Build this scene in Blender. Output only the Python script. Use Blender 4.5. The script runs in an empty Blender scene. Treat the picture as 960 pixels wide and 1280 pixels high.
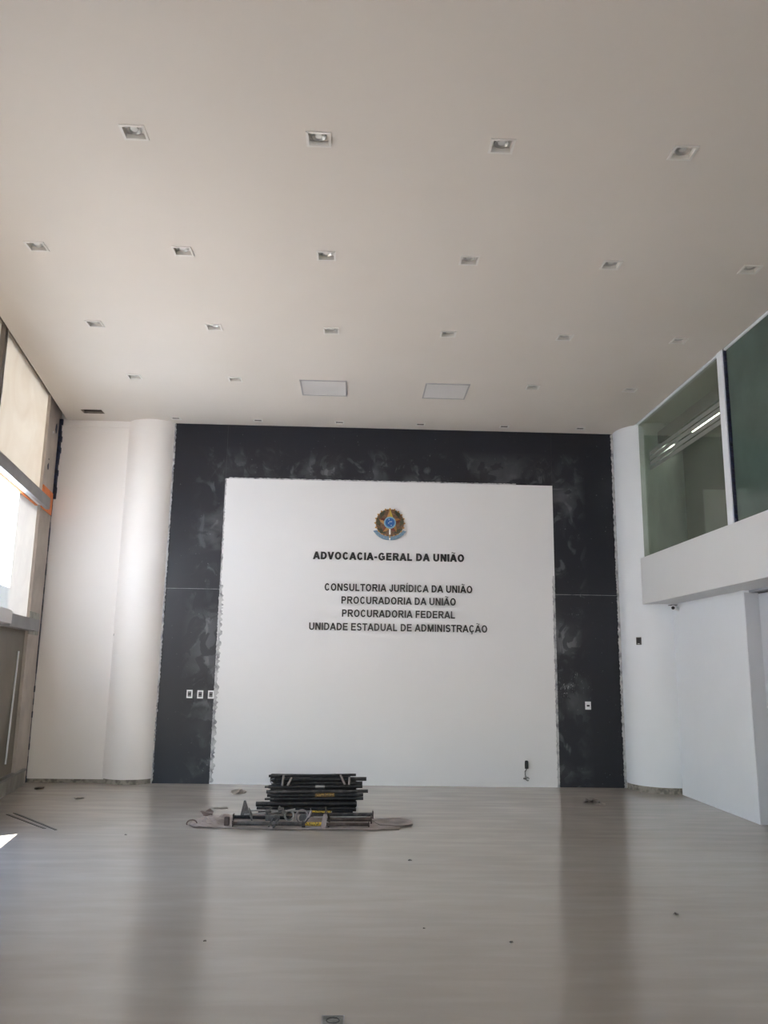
import bpy, bmesh, math, random
from mathutils import Vector, Matrix
random.seed(7)
R = math.radians
sc = bpy.context.scene
COL = sc.collection

# ------------------------------------------------------------------ camera
F_PX, PITCH, YAW, ROLL, EYE = 1004.1, 0.19227, 0.03484, 0.01493, 1.6
def cam_axes():
    cy, sy, cp, sp = math.cos(YAW), math.sin(YAW), math.cos(PITCH), math.sin(PITCH)
    w = Vector((sy * cp, cy * cp, sp)); r0 = Vector((cy, -sy, 0)); u0 = r0.cross(w)
    return r0 * math.cos(ROLL) + u0 * math.sin(ROLL), u0 * math.cos(ROLL) - r0 * math.sin(ROLL), w
CR, CU, CW = cam_axes()
cd = bpy.data.cameras.new('camera'); cam = bpy.data.objects.new('camera', cd); COL.objects.link(cam)
cd.sensor_fit = 'VERTICAL'; cd.sensor_height = 36.0; cd.lens = 36.0 * F_PX / 1280.0
cd.clip_start = 0.05; cd.clip_end = 500
cam.matrix_world = Matrix(((CR.x, CU.x, -CW.x, 0), (CR.y, CU.y, -CW.y, 0), (CR.z, CU.z, -CW.z, EYE), (0, 0, 0, 1)))
sc.camera = cam

# ------------------------------------------------------------------ light
world = bpy.data.worlds.new('sky'); sc.world = world; world.use_nodes = True
wn = world.node_tree; wn.nodes.clear()
wo = wn.nodes.new('ShaderNodeOutputWorld'); wb = wn.nodes.new('ShaderNodeBackground')
sky = wn.nodes.new('ShaderNodeTexSky'); sky.sky_type = 'NISHITA'; sky.sun_disc = False
sky.sun_elevation = R(61.5); sky.sun_rotation = R(128); sky.air_density = 1.0; sky.dust_density = 1.0
wn.links.new(sky.outputs[0], wb.inputs[0]); wn.links.new(wb.outputs[0], wo.inputs[0])
wb.inputs[1].default_value = 1.15
sd = bpy.data.lights.new('sun', 'SUN'); sun = bpy.data.objects.new('sun', sd); COL.objects.link(sun)
sd.energy = 52.0; sd.angle = R(0.6); sd.color = (1.0, 0.94, 0.87)
sun.rotation_euler = Vector((2.2, 1.7, -5.16)).to_track_quat('-Z', 'Y').to_euler()
sun.location = (-12, -4, 14)
pd = bpy.data.lights.new('sky_portal', 'AREA'); portal = bpy.data.objects.new('sky_portal', pd); COL.objects.link(portal)
pd.shape = 'RECTANGLE'; pd.size = 7.6; pd.size_y = 2.4; pd.cycles.is_portal = True
portal.location = (0.4, -7.95, 1.25); portal.rotation_euler = (R(90), 0, 0)
sc.view_settings.view_transform = 'Standard'; sc.view_settings.look = 'None'
sc.view_settings.gamma = 1.0; sc.view_settings.use_curve_mapping = False
sc.view_settings.exposure = 0.68
sc.cycles.max_bounces = 10; sc.cycles.diffuse_bounces = 7; sc.cycles.transmission_bounces = 6
sc.cycles.sample_clamp_indirect = 8.0
sc.cycles.use_denoising = True

# ------------------------------------------------------------------ helpers
class MB:
    """collects shapes into one mesh"""
    def __init__(s): s.bm = bmesh.new()
    def box(s, x0, x1, y0, y1, z0, z1, M=None):
        v = [s.bm.verts.new((x, y, z)) for x in (x0, x1) for y in (y0, y1) for z in (z0, z1)]
        for f in ((0, 1, 3, 2), (4, 6, 7, 5), (0, 4, 5, 1), (2, 3, 7, 6), (0, 2, 6, 4), (1, 5, 7, 3)):
            s.bm.faces.new([v[i] for i in f])
        if M is not None: bmesh.ops.transform(s.bm, matrix=M, verts=v)
        return s
    def quad(s, *p):
        s.bm.faces.new([s.bm.verts.new(q) for q in p]); return s
    def tube(s, pts, r, n=12, caps=True, hollow=None):
        pts = [Vector(p) for p in pts]; rings = []
        rr = r if isinstance(r, (list, tuple)) else [r] * len(pts)
        for i, p in enumerate(pts):
            t = (pts[min(i + 1, len(pts) - 1)] - pts[max(i - 1, 0)]).normalized()
            a = t.cross(Vector((0, 0, 1)))
            if a.length < 1e-3: a = t.cross(Vector((0, 1, 0)))
            a.normalize(); b = t.cross(a)
            rings.append([s.bm.verts.new(p + (a * math.cos(2 * math.pi * k / n) + b * math.sin(2 * math.pi * k / n)) * rr[i]) for k in range(n)])
        for A, B in zip(rings, rings[1:]):
            for k in range(n): s.bm.faces.new((A[k], A[(k + 1) % n], B[(k + 1) % n], B[k]))
        if caps:
            for ring, p, q in ((rings[0], pts[0], pts[1]), (rings[-1], pts[-1], pts[-2])):
                if hollow:   # recessed bore
                    c = p; inner = [s.bm.verts.new(c + (v.co - c) * hollow) for v in ring]
                    d = (q - p).normalized() * r * 2
                    deep = [s.bm.verts.new(v.co + d) for v in inner]
                    for k in range(n):
                        s.bm.faces.new((ring[k], ring[(k + 1) % n], inner[(k + 1) % n], inner[k]))
                        s.bm.faces.new((inner[k], inner[(k + 1) % n], deep[(k + 1) % n], deep[k]))
                    s.bm.faces.new(deep)
                else: s.bm.faces.new(ring)
        return s
    def prism(s, pts2, axis, a, b):
        """outline pts2 in the plane across axis, from a to b"""
        def P(u, v, w): return {'x': (w, u, v), 'y': (u, w, v), 'z': (u, v, w)}[axis]
        A = [s.bm.verts.new(P(u, v, a)) for u, v in pts2]; B = [s.bm.verts.new(P(u, v, b)) for u, v in pts2]
        n = len(A); s.bm.faces.new(A); s.bm.faces.new(B[::-1])
        for k in range(n): s.bm.faces.new((A[k], B[k], B[(k + 1) % n], A[(k + 1) % n]))
        return s
    def build(s, name, m, parent=None, smooth=False, bevel=0, kind=None):
        bmesh.ops.recalc_face_normals(s.bm, faces=s.bm.faces)
        if bevel:
            bmesh.ops.bevel(s.bm, geom=[e for e in s.bm.edges if e.is_manifold and e.calc_face_angle(0) > R(40)], offset=bevel, segments=2, affect='EDGES', profile=0.6)
        me = bpy.data.meshes.new(name); s.bm.to_mesh(me); s.bm.free(); me.materials.append(m)
        if smooth:
            for p in me.polygons: p.use_smooth = True
            me.set_sharp_from_angle(angle=R(40))
        o = bpy.data.objects.new(name, me); COL.objects.link(o)
        if parent is not None:
            o.parent = parent; o.matrix_parent_inverse = Matrix.Identity(4)
            if parent.type == 'EMPTY' or parent.parent is not None or True:
                base = world_loc(parent)
                me.transform(Matrix.Translation(-base))
        if kind: o['kind'] = kind
        return o
def world_loc(o):
    v = Vector((0, 0, 0))
    while o is not None: v += o.location; o = o.parent
    return v
def thing(name, label, cat, loc, group=None):
    o = bpy.data.objects.new(name, None); COL.objects.link(o); o.location = loc
    o.empty_display_size = 0.1
    o['label'] = label; o['category'] = cat
    if group: o['group'] = group
    return o
def tag(o, label, cat, group=None):
    o['label'] = label; o['category'] = cat
    if group: o['group'] = group
    return o
def sgroup(name, loc=(0, 0, 0), label=None):
    o = bpy.data.objects.new(name, None); COL.objects.link(o); o.location = loc; o['kind'] = 'structure'
    if label: o['label'] = label
    return o
def copy_tree(o, parent=None, loc=None):
    c = o.copy(); COL.objects.link(c); c.parent = parent
    if loc is not None: c.location = loc
    for ch in list(o.children): copy_tree(ch, c)
    return c
def at(px, py, ax, val):
    """point of the photograph's pixel on the plane where coordinate ax equals val"""
    d = CW * F_PX + CR * (px - 480) - CU * (py - 640); o = Vector((0, 0, EYE))
    return o + d * ((val - o[ax]) / d[ax])

# ------------------------------------------------------------------ materials
def mat(name, col, rough=0.6, metal=0.0, spec=0.5, noise=None, bump=None, rvar=None, coords='Object'):
    """noise=(scale, colour2, low, high, detail); bump=(scale, strength, dist)"""
    m = bpy.data.materials.new(name); m.use_nodes = True; nt = m.node_tree; b = nt.nodes['Principled BSDF']
    b.inputs['Base Color'].default_value = (*col, 1); b.inputs['Roughness'].default_value = rough
    b.inputs['Metallic'].default_value = metal; b.inputs['Specular IOR Level'].default_value = spec
    tc = nt.nodes.new('ShaderNodeTexCoord')
    def ntex(scale, detail=5, rgh=0.55, stretch=None):
        n = nt.nodes.new('ShaderNodeTexNoise'); n.inputs['Scale'].default_value = scale; n.inputs['Detail'].default_value = detail; n.inputs['Roughness'].default_value = rgh
        if stretch:
            mp = nt.nodes.new('ShaderNodeMapping'); mp.inputs['Scale'].default_value = stretch
            nt.links.new(tc.outputs[coords], mp.inputs[0]); nt.links.new(mp.outputs[0], n.inputs['Vector'])
        else: nt.links.new(tc.outputs[coords], n.inputs['Vector'])
        return n
    def ramp(src, a, b_, ca, cb):
        r = nt.nodes.new('ShaderNodeValToRGB'); r.color_ramp.elements[0].position = a; r.color_ramp.elements[1].position = b_
        r.color_ramp.elements[0].color = ca; r.color_ramp.elements[1].color = cb; nt.links.new(src, r.inputs[0]); return r
    if noise:
        n = ntex(noise[0], noise[4] if len(noise) > 4 else 5, stretch=noise[5] if len(noise) > 5 else None)
        r = ramp(n.outputs[0], noise[2], noise[3], (*col, 1), (*noise[1], 1)); nt.links.new(r.outputs[0], b.inputs['Base Color'])
    if rvar:
        n = ntex(rvar[0], 4, stretch=rvar[3] if len(rvar) > 3 else None); r = ramp(n.outputs[0], 0.35, 0.65, (rvar[1],) * 3 + (1,), (rvar[2],) * 3 + (1,)); nt.links.new(r.outputs[0], b.inputs['Roughness'])
    if bump:
        n = ntex(bump[0], 6, stretch=bump[3] if len(bump) > 3 else None); bp = nt.nodes.new('ShaderNodeBump'); bp.inputs['Strength'].default_value = bump[1]; bp.inputs['Distance'].default_value = bump[2]
        nt.links.new(n.outputs[0], bp.inputs['Height']); nt.links.new(bp.outputs[0], b.inputs['Normal'])
    m['nt'] = 1
    return m
def film(name, trans, gloss=0.06, noise=None, through=0.45):
    """thin milky sheet: lets light through diffusely"""
    m = bpy.data.materials.new(name); m.use_nodes = True; nt = m.node_tree; nt.nodes.clear()
    out = nt.nodes.new('ShaderNodeOutputMaterial'); t = nt.nodes.new('ShaderNodeBsdfTranslucent'); d = nt.nodes.new('ShaderNodeBsdfDiffuse')
    g = nt.nodes.new('ShaderNodeBsdfGlossy'); g.inputs['Roughness'].default_value = 0.12
    a = nt.nodes.new('ShaderNodeMixShader'); b = nt.nodes.new('ShaderNodeMixShader'); a.inputs[0].default_value = through; b.inputs[0].default_value = gloss
    t.inputs[0].default_value = (*trans, 1); d.inputs[0].default_value = (*trans, 1)
    if noise:
        tc = nt.nodes.new('ShaderNodeTexCoord'); n = nt.nodes.new('ShaderNodeTexNoise'); n.inputs['Scale'].default_value = noise[0]; n.inputs['Detail'].default_value = 5
        n.inputs['Distortion'].default_value = 1.2
        r = nt.nodes.new('ShaderNodeValToRGB'); r.color_ramp.elements[0].position = .3; r.color_ramp.elements[1].position = .7
        r.color_ramp.elements[0].color = (*trans, 1); r.color_ramp.elements[1].color = (*noise[1], 1)
        nt.links.new(tc.outputs['Object'], n.inputs[0]); nt.links.new(n.outputs[0], r.inputs[0])
        nt.links.new(r.outputs[0], t.inputs[0]); nt.links.new(r.outputs[0], d.inputs[0])
    nt.links.new(d.outputs[0], a.inputs[1]); nt.links.new(t.outputs[0], a.inputs[2])
    nt.links.new(a.outputs[0], b.inputs[1]); nt.links.new(g.outputs[0], b.inputs[2]); nt.links.new(b.outputs[0], out.inputs[0])
    return m
def clear_glass(name, tint, haze=0.0, rough=0.02, haze_col=(0.5, 0.55, 0.5), var=0.5):
    """sheet glass seen as one thin layer: tinted transmission + Fresnel reflection + dusty haze"""
    m = bpy.data.materials.new(name); m.use_nodes = True; nt = m.node_tree; nt.nodes.clear()
    out = nt.nodes.new('ShaderNodeOutputMaterial'); t = nt.nodes.new('ShaderNodeBsdfTransparent'); t.inputs[0].default_value = (*tint, 1)
    g = nt.nodes.new('ShaderNodeBsdfGlossy'); g.inputs['Roughness'].default_value = rough
    lw = nt.nodes.new('ShaderNodeLayerWeight'); lw.inputs['Blend'].default_value = 0.5   # facing term works on both sides of the sheet
    pw = nt.nodes.new('ShaderNodeMath'); pw.operation = 'POWER'; pw.inputs[1].default_value = 4.5; nt.links.new(lw.outputs['Facing'], pw.inputs[0])
    fr = nt.nodes.new('ShaderNodeMath'); fr.operation = 'MULTIPLY_ADD'; fr.inputs[1].default_value = 0.85; fr.inputs[2].default_value = 0.035; nt.links.new(pw.outputs[0], fr.inputs[0])
    d = nt.nodes.new('ShaderNodeBsdfDiffuse'); d.inputs[0].default_value = (*haze_col, 1)
    a = nt.nodes.new('ShaderNodeMixShader'); b = nt.nodes.new('ShaderNodeMixShader')
    tc = nt.nodes.new('ShaderNodeTexCoord'); n = nt.nodes.new('ShaderNodeTexNoise'); n.inputs['Scale'].default_value = 2.2; n.inputs['Detail'].default_value = 6
    mr = nt.nodes.new('ShaderNodeMapRange'); mr.inputs['From Min'].default_value = 0.3; mr.inputs['From Max'].default_value = 0.75
    mr.inputs['To Min'].default_value = haze * (1 - var); mr.inputs['To Max'].default_value = haze * (1 + var)
    nt.links.new(tc.outputs['Object'], n.inputs[0]); nt.links.new(n.outputs[0], mr.inputs[0]); nt.links.new(mr.outputs[0], a.inputs[0])
    nt.links.new(t.outputs[0], a.inputs[1]); nt.links.new(d.outputs[0], a.inputs[2])
    nt.links.new(fr.outputs[0], b.inputs[0]); nt.links.new(a.outputs[0], b.inputs[1]); nt.links.new(g.outputs[0], b.inputs[2]); nt.links.new(b.outputs[0], out.inputs[0])
    return m
def emit(name, col, s):
    m = bpy.data.materials.new(name); m.use_nodes = True; nt = m.node_tree; nt.nodes.clear()
    out = nt.nodes.new('ShaderNodeOutputMaterial'); e = nt.nodes.new('ShaderNodeEmission'); e.inputs[0].default_value = (*col, 1); e.inputs[1].default_value = s
    nt.links.new(e.outputs[0], out.inputs[0]); return m

M_CEIL = mat('ceiling_paint', (0.675, 0.62, 0.565), 0.85, noise=(0.6, (0.655, 0.60, 0.545), 0.35, 0.65), bump=(3, 0.02, 0.01))
M_WHITE = mat('white_wall_paint', (0.74, 0.77, 0.81), 0.75, noise=(1.2, (0.72, 0.75, 0.79), 0.35, 0.65), bump=(60, 0.03, 0.002))
M_CREAM = mat('white_plaster_paint', (0.82, 0.785, 0.76), 0.65, noise=(1.0, (0.80, 0.76, 0.735), 0.35, 0.65), bump=(40, 0.03, 0.002))
M_PANEL = mat('white_board_paint', (0.755, 0.75, 0.76), 0.7, noise=(0.8, (0.735, 0.73, 0.745), 0.3, 0.7), bump=(50, 0.02, 0.002))
M_FASCIA = mat('white_fascia_paint', (0.67, 0.68, 0.69), 0.7, noise=(1.1, (0.655, 0.665, 0.675), 0.3, 0.7), bump=(50, 0.02, 0.002))
M_GREYWALL = mat('grey_wall_paint', (0.54, 0.56, 0.60), 0.7, noise=(1, (0.51, 0.53, 0.57), 0.3, 0.7))
M_ROUGH = mat('bare_plaster_strip', (0.33, 0.30, 0.26), 0.9, noise=(14, (0.17, 0.155, 0.135), 0.45, 0.62, 8), bump=(40, 0.6, 0.01))
M_EDGE = mat('ragged_filler', (0.50, 0.50, 0.51), 0.85, noise=(9, (0.17, 0.17, 0.19), 0.46, 0.66, 8), bump=(60, 0.5, 0.01))
M_CONC = mat('raw_concrete', (0.56, 0.50, 0.45), 0.85, noise=(2.3, (0.42, 0.375, 0.335), 0.35, 0.68, 8), bump=(14, 0.25, 0.01))
M_CURB = mat('curb_cement', (0.36, 0.34, 0.30), 0.8, noise=(5, (0.28, 0.26, 0.235), 0.35, 0.65, 7), bump=(25, 0.3, 0.01))
M_GRANITE = mat('curb_cap', (0.25, 0.235, 0.22), 0.5, noise=(40, (0.19, 0.18, 0.17), 0.4, 0.6))
M_STEEL = mat('grey_painted_steel', (0.30, 0.30, 0.31), 0.45, metal=0.3, noise=(3, (0.25, 0.25, 0.26), 0.35, 0.65))
M_ALU = mat('light_aluminium', (0.62, 0.60, 0.60), 0.4, metal=0.4)
M_ORANGE = mat('orange_primer', (0.80, 0.22, 0.045), 0.6, noise=(9, (0.60, 0.14, 0.03), 0.45, 0.7))
M_CEMPLATE = mat('cement_patch', (0.40, 0.40, 0.36), 0.85, noise=(12, (0.28, 0.28, 0.25), 0.4, 0.65), bump=(30, 0.4, 0.01))
M_BLUEGAP = mat('dark_blue_sealant', (0.02, 0.028, 0.075), 0.6, noise=(18, (0.012, 0.014, 0.03), 0.4, 0.6, 7))
M_MULL = mat('brown_mullion', (0.20, 0.17, 0.145), 0.6)
M_BROWN = mat('brown_dusty_board', (0.20, 0.165, 0.125), 0.45, noise=(1.6, (0.145, 0.12, 0.095), 0.3, 0.7, 6))
M_BLACKMETAL = mat('black_steel_tube', (0.022, 0.022, 0.025), 0.45, metal=0.5, noise=(22, (0.055, 0.045, 0.042), 0.5, 0.72, 6))
M_BLACKDUST = mat('dusty_black_tube', (0.04, 0.036, 0.036), 0.6, metal=0.3, noise=(16, (0.11, 0.095, 0.088), 0.45, 0.7, 6))
M_RUST = mat('brown_rusty_steel', (0.06, 0.042, 0.036), 0.7, metal=0.3, noise=(18, (0.11, 0.085, 0.075), 0.42, 0.68, 6), bump=(60, 0.3, 0.004))
M_GALV = mat('galvanised_steel', (0.30, 0.29, 0.29), 0.4, metal=0.7, noise=(25, (0.26, 0.25, 0.24), 0.4, 0.65))
M_GREYIRON = mat('grey_cast_iron', (0.13, 0.12, 0.115), 0.6, metal=0.4, noise=(20, (0.07, 0.065, 0.06), 0.4, 0.65))
M_PINKIRON = mat('dusty_cement_iron', (0.25, 0.215, 0.21), 0.8, noise=(25, (0.22, 0.18, 0.17), 0.4, 0.65), bump=(50, 0.4, 0.004))
M_YELLOW = mat('yellow_stencil', (0.55, 0.36, 0.03), 0.6, noise=(70, (0.14, 0.10, 0.03), 0.48, 0.56, 3))
M_OCHRE = mat('ochre_stencil', (0.36, 0.20, 0.05), 0.6, noise=(70, (0.10, 0.07, 0.04), 0.48, 0.56, 3))
M_CARD = mat('worn_cardboard', (0.30, 0.25, 0.23), 0.9, noise=(5, (0.20, 0.165, 0.15), 0.38, 0.66, 8), bump=(18, 0.4, 0.01))
M_CARDEDGE = mat('card_torn', (0.11, 0.08, 0.07), 0.9, noise=(9, (0.12, 0.085, 0.075), 0.38, 0.66, 8))
M_LETTER = mat('black_letter_acrylic', (0.006, 0.006, 0.007), 0.35)
M_PLASTIC = mat('white_switch_plastic', (0.78, 0.79, 0.80), 0.35)
M_DARKPL = mat('dark_socket_insert', (0.035, 0.036, 0.04), 0.5)
M_BLACKPL = mat('black_plastic', (0.006, 0.006, 0.007), 0.4)
M_WIRE = mat('grey_wire', (0.16, 0.16, 0.17), 0.5)
M_LFRAME = mat('downlight_white', (0.70, 0.67, 0.63), 0.5)
M_LHOUSE = mat('downlight_inside', (0.66, 0.63, 0.585), 0.6)
M_LENS = mat('lamp_face', (0.70, 0.69, 0.66), 0.2, spec=0.8)
M_REFL = mat('lamp_reflector', (0.45, 0.44, 0.42), 0.3, metal=0.5)
M_REFLD = mat('dark_reflector', (0.16, 0.15, 0.14), 0.4)
M_CHROME = mat('lamp_chrome', (0.85, 0.84, 0.82), 0.15, metal=0.9)
M_PFRAME = mat('panel_light_frame', (0.40, 0.385, 0.38), 0.5)
M_PDIFF = mat('panel_light_diffuser', (0.66, 0.635, 0.615), 0.35)
M_DUCT = mat('dark_void', (0.05, 0.035, 0.03), 0.9)
M_GOLD = mat('emblem_gold', (0.50, 0.27, 0.08), 0.4, metal=0.3, noise=(60, (0.40, 0.20, 0.07), 0.4, 0.6))
M_BRONZE = mat('emblem_bronze', (0.13, 0.07, 0.04), 0.45, metal=0.3, noise=(60, (0.24, 0.14, 0.08), 0.4, 0.6))
M_LEAFG = mat('emblem_dark_green', (0.05, 0.065, 0.03), 0.5, noise=(70, (0.10, 0.085, 0.05), 0.4, 0.6))
M_REDBR = mat('emblem_dark_red', (0.16, 0.035, 0.02), 0.45)
M_YGREEN = mat('emblem_yellow', (0.62, 0.50, 0.08), 0.4)
M_BLUE = mat('emblem_blue', (0.015, 0.11, 0.36), 0.35)
M_PALEBLUE = mat('emblem_pale_blue', (0.22, 0.42, 0.55), 0.4)
M_RIBBON = mat('emblem_ribbon_blue', (0.09, 0.20, 0.34), 0.45, noise=(50, (0.20, 0.28, 0.32), 0.4, 0.6))
M_WHITEEN = mat('emblem_white', (0.85, 0.85, 0.82), 0.3)
M_TRASH = mat('dark_scrap', (0.075, 0.06, 0.05), 0.85, noise=(20, (0.17, 0.15, 0.13), 0.45, 0.65))
M_TRASH2 = mat('tan_scrap', (0.28, 0.24, 0.20), 0.85, noise=(20, (0.16, 0.135, 0.115), 0.45, 0.65))
M_STRIP = mat('dark_strip', (0.085, 0.075, 0.065), 0.85)
M_OUTSIDE = mat('outside_paving', (0.45, 0.43, 0.40), 0.9, noise=(2, (0.38, 0.36, 0.33), 0.4, 0.6))
M_BOXMETAL = mat('floor_box_metal', (0.20, 0.21, 0.20), 0.4, metal=0.5, noise=(35, (0.12, 0.13, 0.12), 0.42, 0.62))
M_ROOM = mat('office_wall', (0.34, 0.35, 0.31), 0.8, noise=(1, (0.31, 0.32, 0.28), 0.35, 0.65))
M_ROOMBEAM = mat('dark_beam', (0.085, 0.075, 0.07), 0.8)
F_TOP = film('milky_film_warm', (0.56, 0.525, 0.475), 0.08, (1.1, (0.64, 0.62, 0.58)), 0.30)
F_MID = film('milky_film_bright', (0.84, 0.90, 0.97), 0.05, (0.9, (0.90, 0.95, 0.99)), 0.95)
F_SOFT = film('milky_film_soft', (0.78, 0.80, 0.82), 0.05, (0.9, (0.84, 0.86, 0.88)), 0.55)
F_DIM = film('light_dimming_film', (0.42, 0.42, 0.42), 0.05, (0.9, (0.50, 0.50, 0.50)), 0.4)  # weak film added to unseen bays to lower light near the camera
F_STRIP = film('milky_film_grey', (0.58, 0.58, 0.58), 0.05, (2.5, (0.64, 0.64, 0.63)), 0.31)
G_CLEAR = clear_glass('window_glass', (0.97, 0.97, 0.97), 0.02)
G_GREEN = clear_glass('green_partition_glass', (0.72, 0.77, 0.70), 0.15, 0.04, (0.42, 0.46, 0.40))
G_TEAL = clear_glass('teal_filmed_glass', (0.20, 0.30, 0.26), 0.55, 0.08, (0.145, 0.21, 0.18), 0.12)
G_STRIPE = film('frosted_stripe', (0.36, 0.37, 0.34), 0.10)
E_TUBE = emit('office_lamp', (1.0, 0.99, 0.95), 14)

def floor_material():
    m = bpy.data.materials.new('polished_cement_floor'); m.use_nodes = True; nt = m.node_tree; b = nt.nodes['Principled BSDF']
    tc = nt.nodes.new('ShaderNodeTexCoord')
    def noise(scale, detail, stretch, dist=0.0):
        mp = nt.nodes.new('ShaderNodeMapping'); mp.inputs['Scale'].default_value = stretch
        n = nt.nodes.new('ShaderNodeTexNoise'); n.inputs['Scale'].default_value = scale; n.inputs['Detail'].default_value = detail; n.inputs['Distortion'].default_value = dist
        nt.links.new(tc.outputs['Object'], mp.inputs[0]); nt.links.new(mp.outputs[0], n.inputs[0]); return n
    def ramp(src, a, c, ca, cb):
        r = nt.nodes.new('ShaderNodeValToRGB'); r.color_ramp.elements[0].position = a; r.color_ramp.elements[1].position = c
        r.color_ramp.elements[0].color = (*ca, 1); r.color_ramp.elements[1].color = (*cb, 1); nt.links.new(src, r.inputs[0]); return r
    big = noise(0.45, 6, (1, 1, 1), 0.5); streak = noise(1.6, 7, (0.8, 4.5, 1), 0.3); fine = noise(9, 6, (1, 2.2, 1))
    c1 = ramp(big.outputs[0], 0.35, 0.68, (0.37, 0.325, 0.282), (0.415, 0.380, 0.340))
    c2 = ramp(streak.outputs[0], 0.40, 0.72, (0.88, 0.88, 0.88), (1.05, 1.05, 1.05))
    mx = nt.nodes.new('ShaderNodeMix'); mx.data_type = 'RGBA'; mx.blend_type = 'MULTIPLY'; mx.inputs[0].default_value = 0.55
    nt.links.new(c1.outputs[0], mx.inputs[6]); nt.links.new(c2.outputs[0], mx.inputs[7])
    nt.links.new(mx.outputs[2], b.inputs['Base Color'])
    rr = ramp(streak.outputs[0], 0.35, 0.70, (0.13,) * 3, (0.22,) * 3); nt.links.new(rr.outputs[0], b.inputs['Roughness'])
    b.inputs['Specular IOR Level'].default_value = 0.30
    bp = nt.nodes.new('ShaderNodeBump'); bp.inputs['Strength'].default_value = 0.02; bp.inputs['Distance'].default_value = 0.008
    nt.links.new(fine.outputs[0], bp.inputs['Height']); nt.links.new(bp.outputs[0], b.inputs['Normal'])
    return m
M_FLOOR = floor_material()

def black_board_material():
    """dark laminate with dusty smears that gather round the white board's edge"""
    m = bpy.data.materials.new('smeared_black_board'); m.use_nodes = True; nt = m.node_tree; b = nt.nodes['Principled BSDF']
    N = nt.nodes.new; L = nt.links.new
    tc = N('ShaderNodeTexCoord'); g = N('ShaderNodeNewGeometry'); sx = N('ShaderNodeSeparateXYZ'); L(g.outputs['Position'], sx.inputs[0])
    def math_(op, a, c=None, cl=False):
        n = N('ShaderNodeMath'); n.operation = op; n.use_clamp = cl
        for i, v in enumerate((a, c)):
            if v is None: continue
            if isinstance(v, (int, float)): n.inputs[i].default_value = v
            else: L(v, n.inputs[i])
        return n.outputs[0]
    # distance from the rectangle of the white board (x -1.95..2.93, z up to 4.33)
    dx = math_('SUBTRACT', math_('ABSOLUTE', math_('SUBTRACT', sx.outputs[0], 0.49)), 2.44)
    dz = math_('SUBTRACT', sx.outputs[2], 4.33)
    d = math_('MAXIMUM', dx, dz)
    near = math_('SUBTRACT', 1.0, math_('ABSOLUTE', math_('DIVIDE', math_('SUBTRACT', d, 0.13), 0.38)), True)
    def noise(scale, detail, dist, stretch=(1, 1, 1)):
        mp = N('ShaderNodeMapping'); mp.inputs['Scale'].default_value = stretch; n = N('ShaderNodeTexNoise')
        n.inputs['Scale'].default_value = scale; n.inputs['Detail'].default_value = detail; n.inputs['Distortion'].default_value = dist
        L(g.outputs['Position'], mp.inputs[0]); L(mp.outputs[0], n.inputs[0]); return n.outputs[0]
    def smooth(v, a, c):
        n = N('ShaderNodeMapRange'); n.interpolation_type = 'SMOOTHSTEP'; n.inputs[1].default_value = a; n.inputs[2].default_value = c; L(v, n.inputs[0]); return n.outputs[0]
    haze = math_('MULTIPLY', smooth(noise(1.5, 5, 0.6), 0.42, 0.66), near)
    patch = math_('MULTIPLY', smooth(noise(3.6, 9, 1.4, (1, 1, 0.8)), 0.53, 0.66), near)
    cut = smooth(noise(2.6, 6, 1.0), 0.50, 0.54)
    bristle = smooth(noise(30, 6, 2.0, (1, 1, 0.5)), 0.60, 0.70)
    chips = math_('MULTIPLY', math_('MULTIPLY', bristle, smooth(noise(1.9, 3, 0), 0.60, 0.68)), near)
    specks = smooth(noise(42, 2, 0), 0.755, 0.775)
    hz = math_('MULTIPLY', math_('ADD', math_('MULTIPLY', haze, 0.55), math_('MULTIPLY', patch, 0.55)), math_('SUBTRACT', 1.0, math_('MULTIPLY', cut, 0.75)), True)
    m1 = N('ShaderNodeMix'); m1.data_type = 'RGBA'; L(hz, m1.inputs[0]); m1.inputs[6].default_value = (0.0095, 0.0105, 0.0175, 1); m1.inputs[7].default_value = (0.14, 0.145, 0.155, 1)
    m2 = N('ShaderNodeMix'); m2.data_type = 'RGBA'; L(math_('ADD', chips, math_('MULTIPLY', specks, 0.5), True), m2.inputs[0]); L(m1.outputs[2], m2.inputs[6]); m2.inputs[7].default_value = (0.36, 0.37, 0.39, 1)
    L(m2.outputs[2], b.inputs['Base Color'])
    r = N('ShaderNodeMapRange'); r.inputs[3].default_value = 0.42; r.inputs[4].default_value = 0.65; L(hz, r.inputs[0]); L(r.outputs[0], b.inputs['Roughness'])
    b.inputs['Specular IOR Level'].default_value = 0.4
    return m
M_BLACK = black_board_material()

# ------------------------------------------------------------------ setting: numbers
YB, H = 11.683, 5.161
YN = -8.0      # front of the hall, behind the camera
# facade line: x = FX0 - off + FK*y ; t runs along it, n points into the room
FK = -0.1545; FX0 = -3.77 - FK * 8
ang = math.atan2(1, FK); T = Vector((math.cos(ang), math.sin(ang), 0)); NIN = Vector((T.y, -T.x, 0))
def fac_M(off=0.0):
    """local frame: x = along facade (towards the back), y = outwards, z = up"""
    o = Vector((FX0 - off, 0, 0)); M = Matrix.Identity(4)
    for i in range(3):
        M[i][0] = T[i]; M[i][1] = -NIN[i]; M[i][2] = (0, 0, 1)[i]; M[i][3] = o[i]
    return M
def fs(y): return y / T.y

# floor, ceiling
fl = MB()
fl.box(-5.6, 9.0, YN, 12.4, -0.12, 0.0); fl.build('floor', M_FLOOR, kind='structure')

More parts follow.
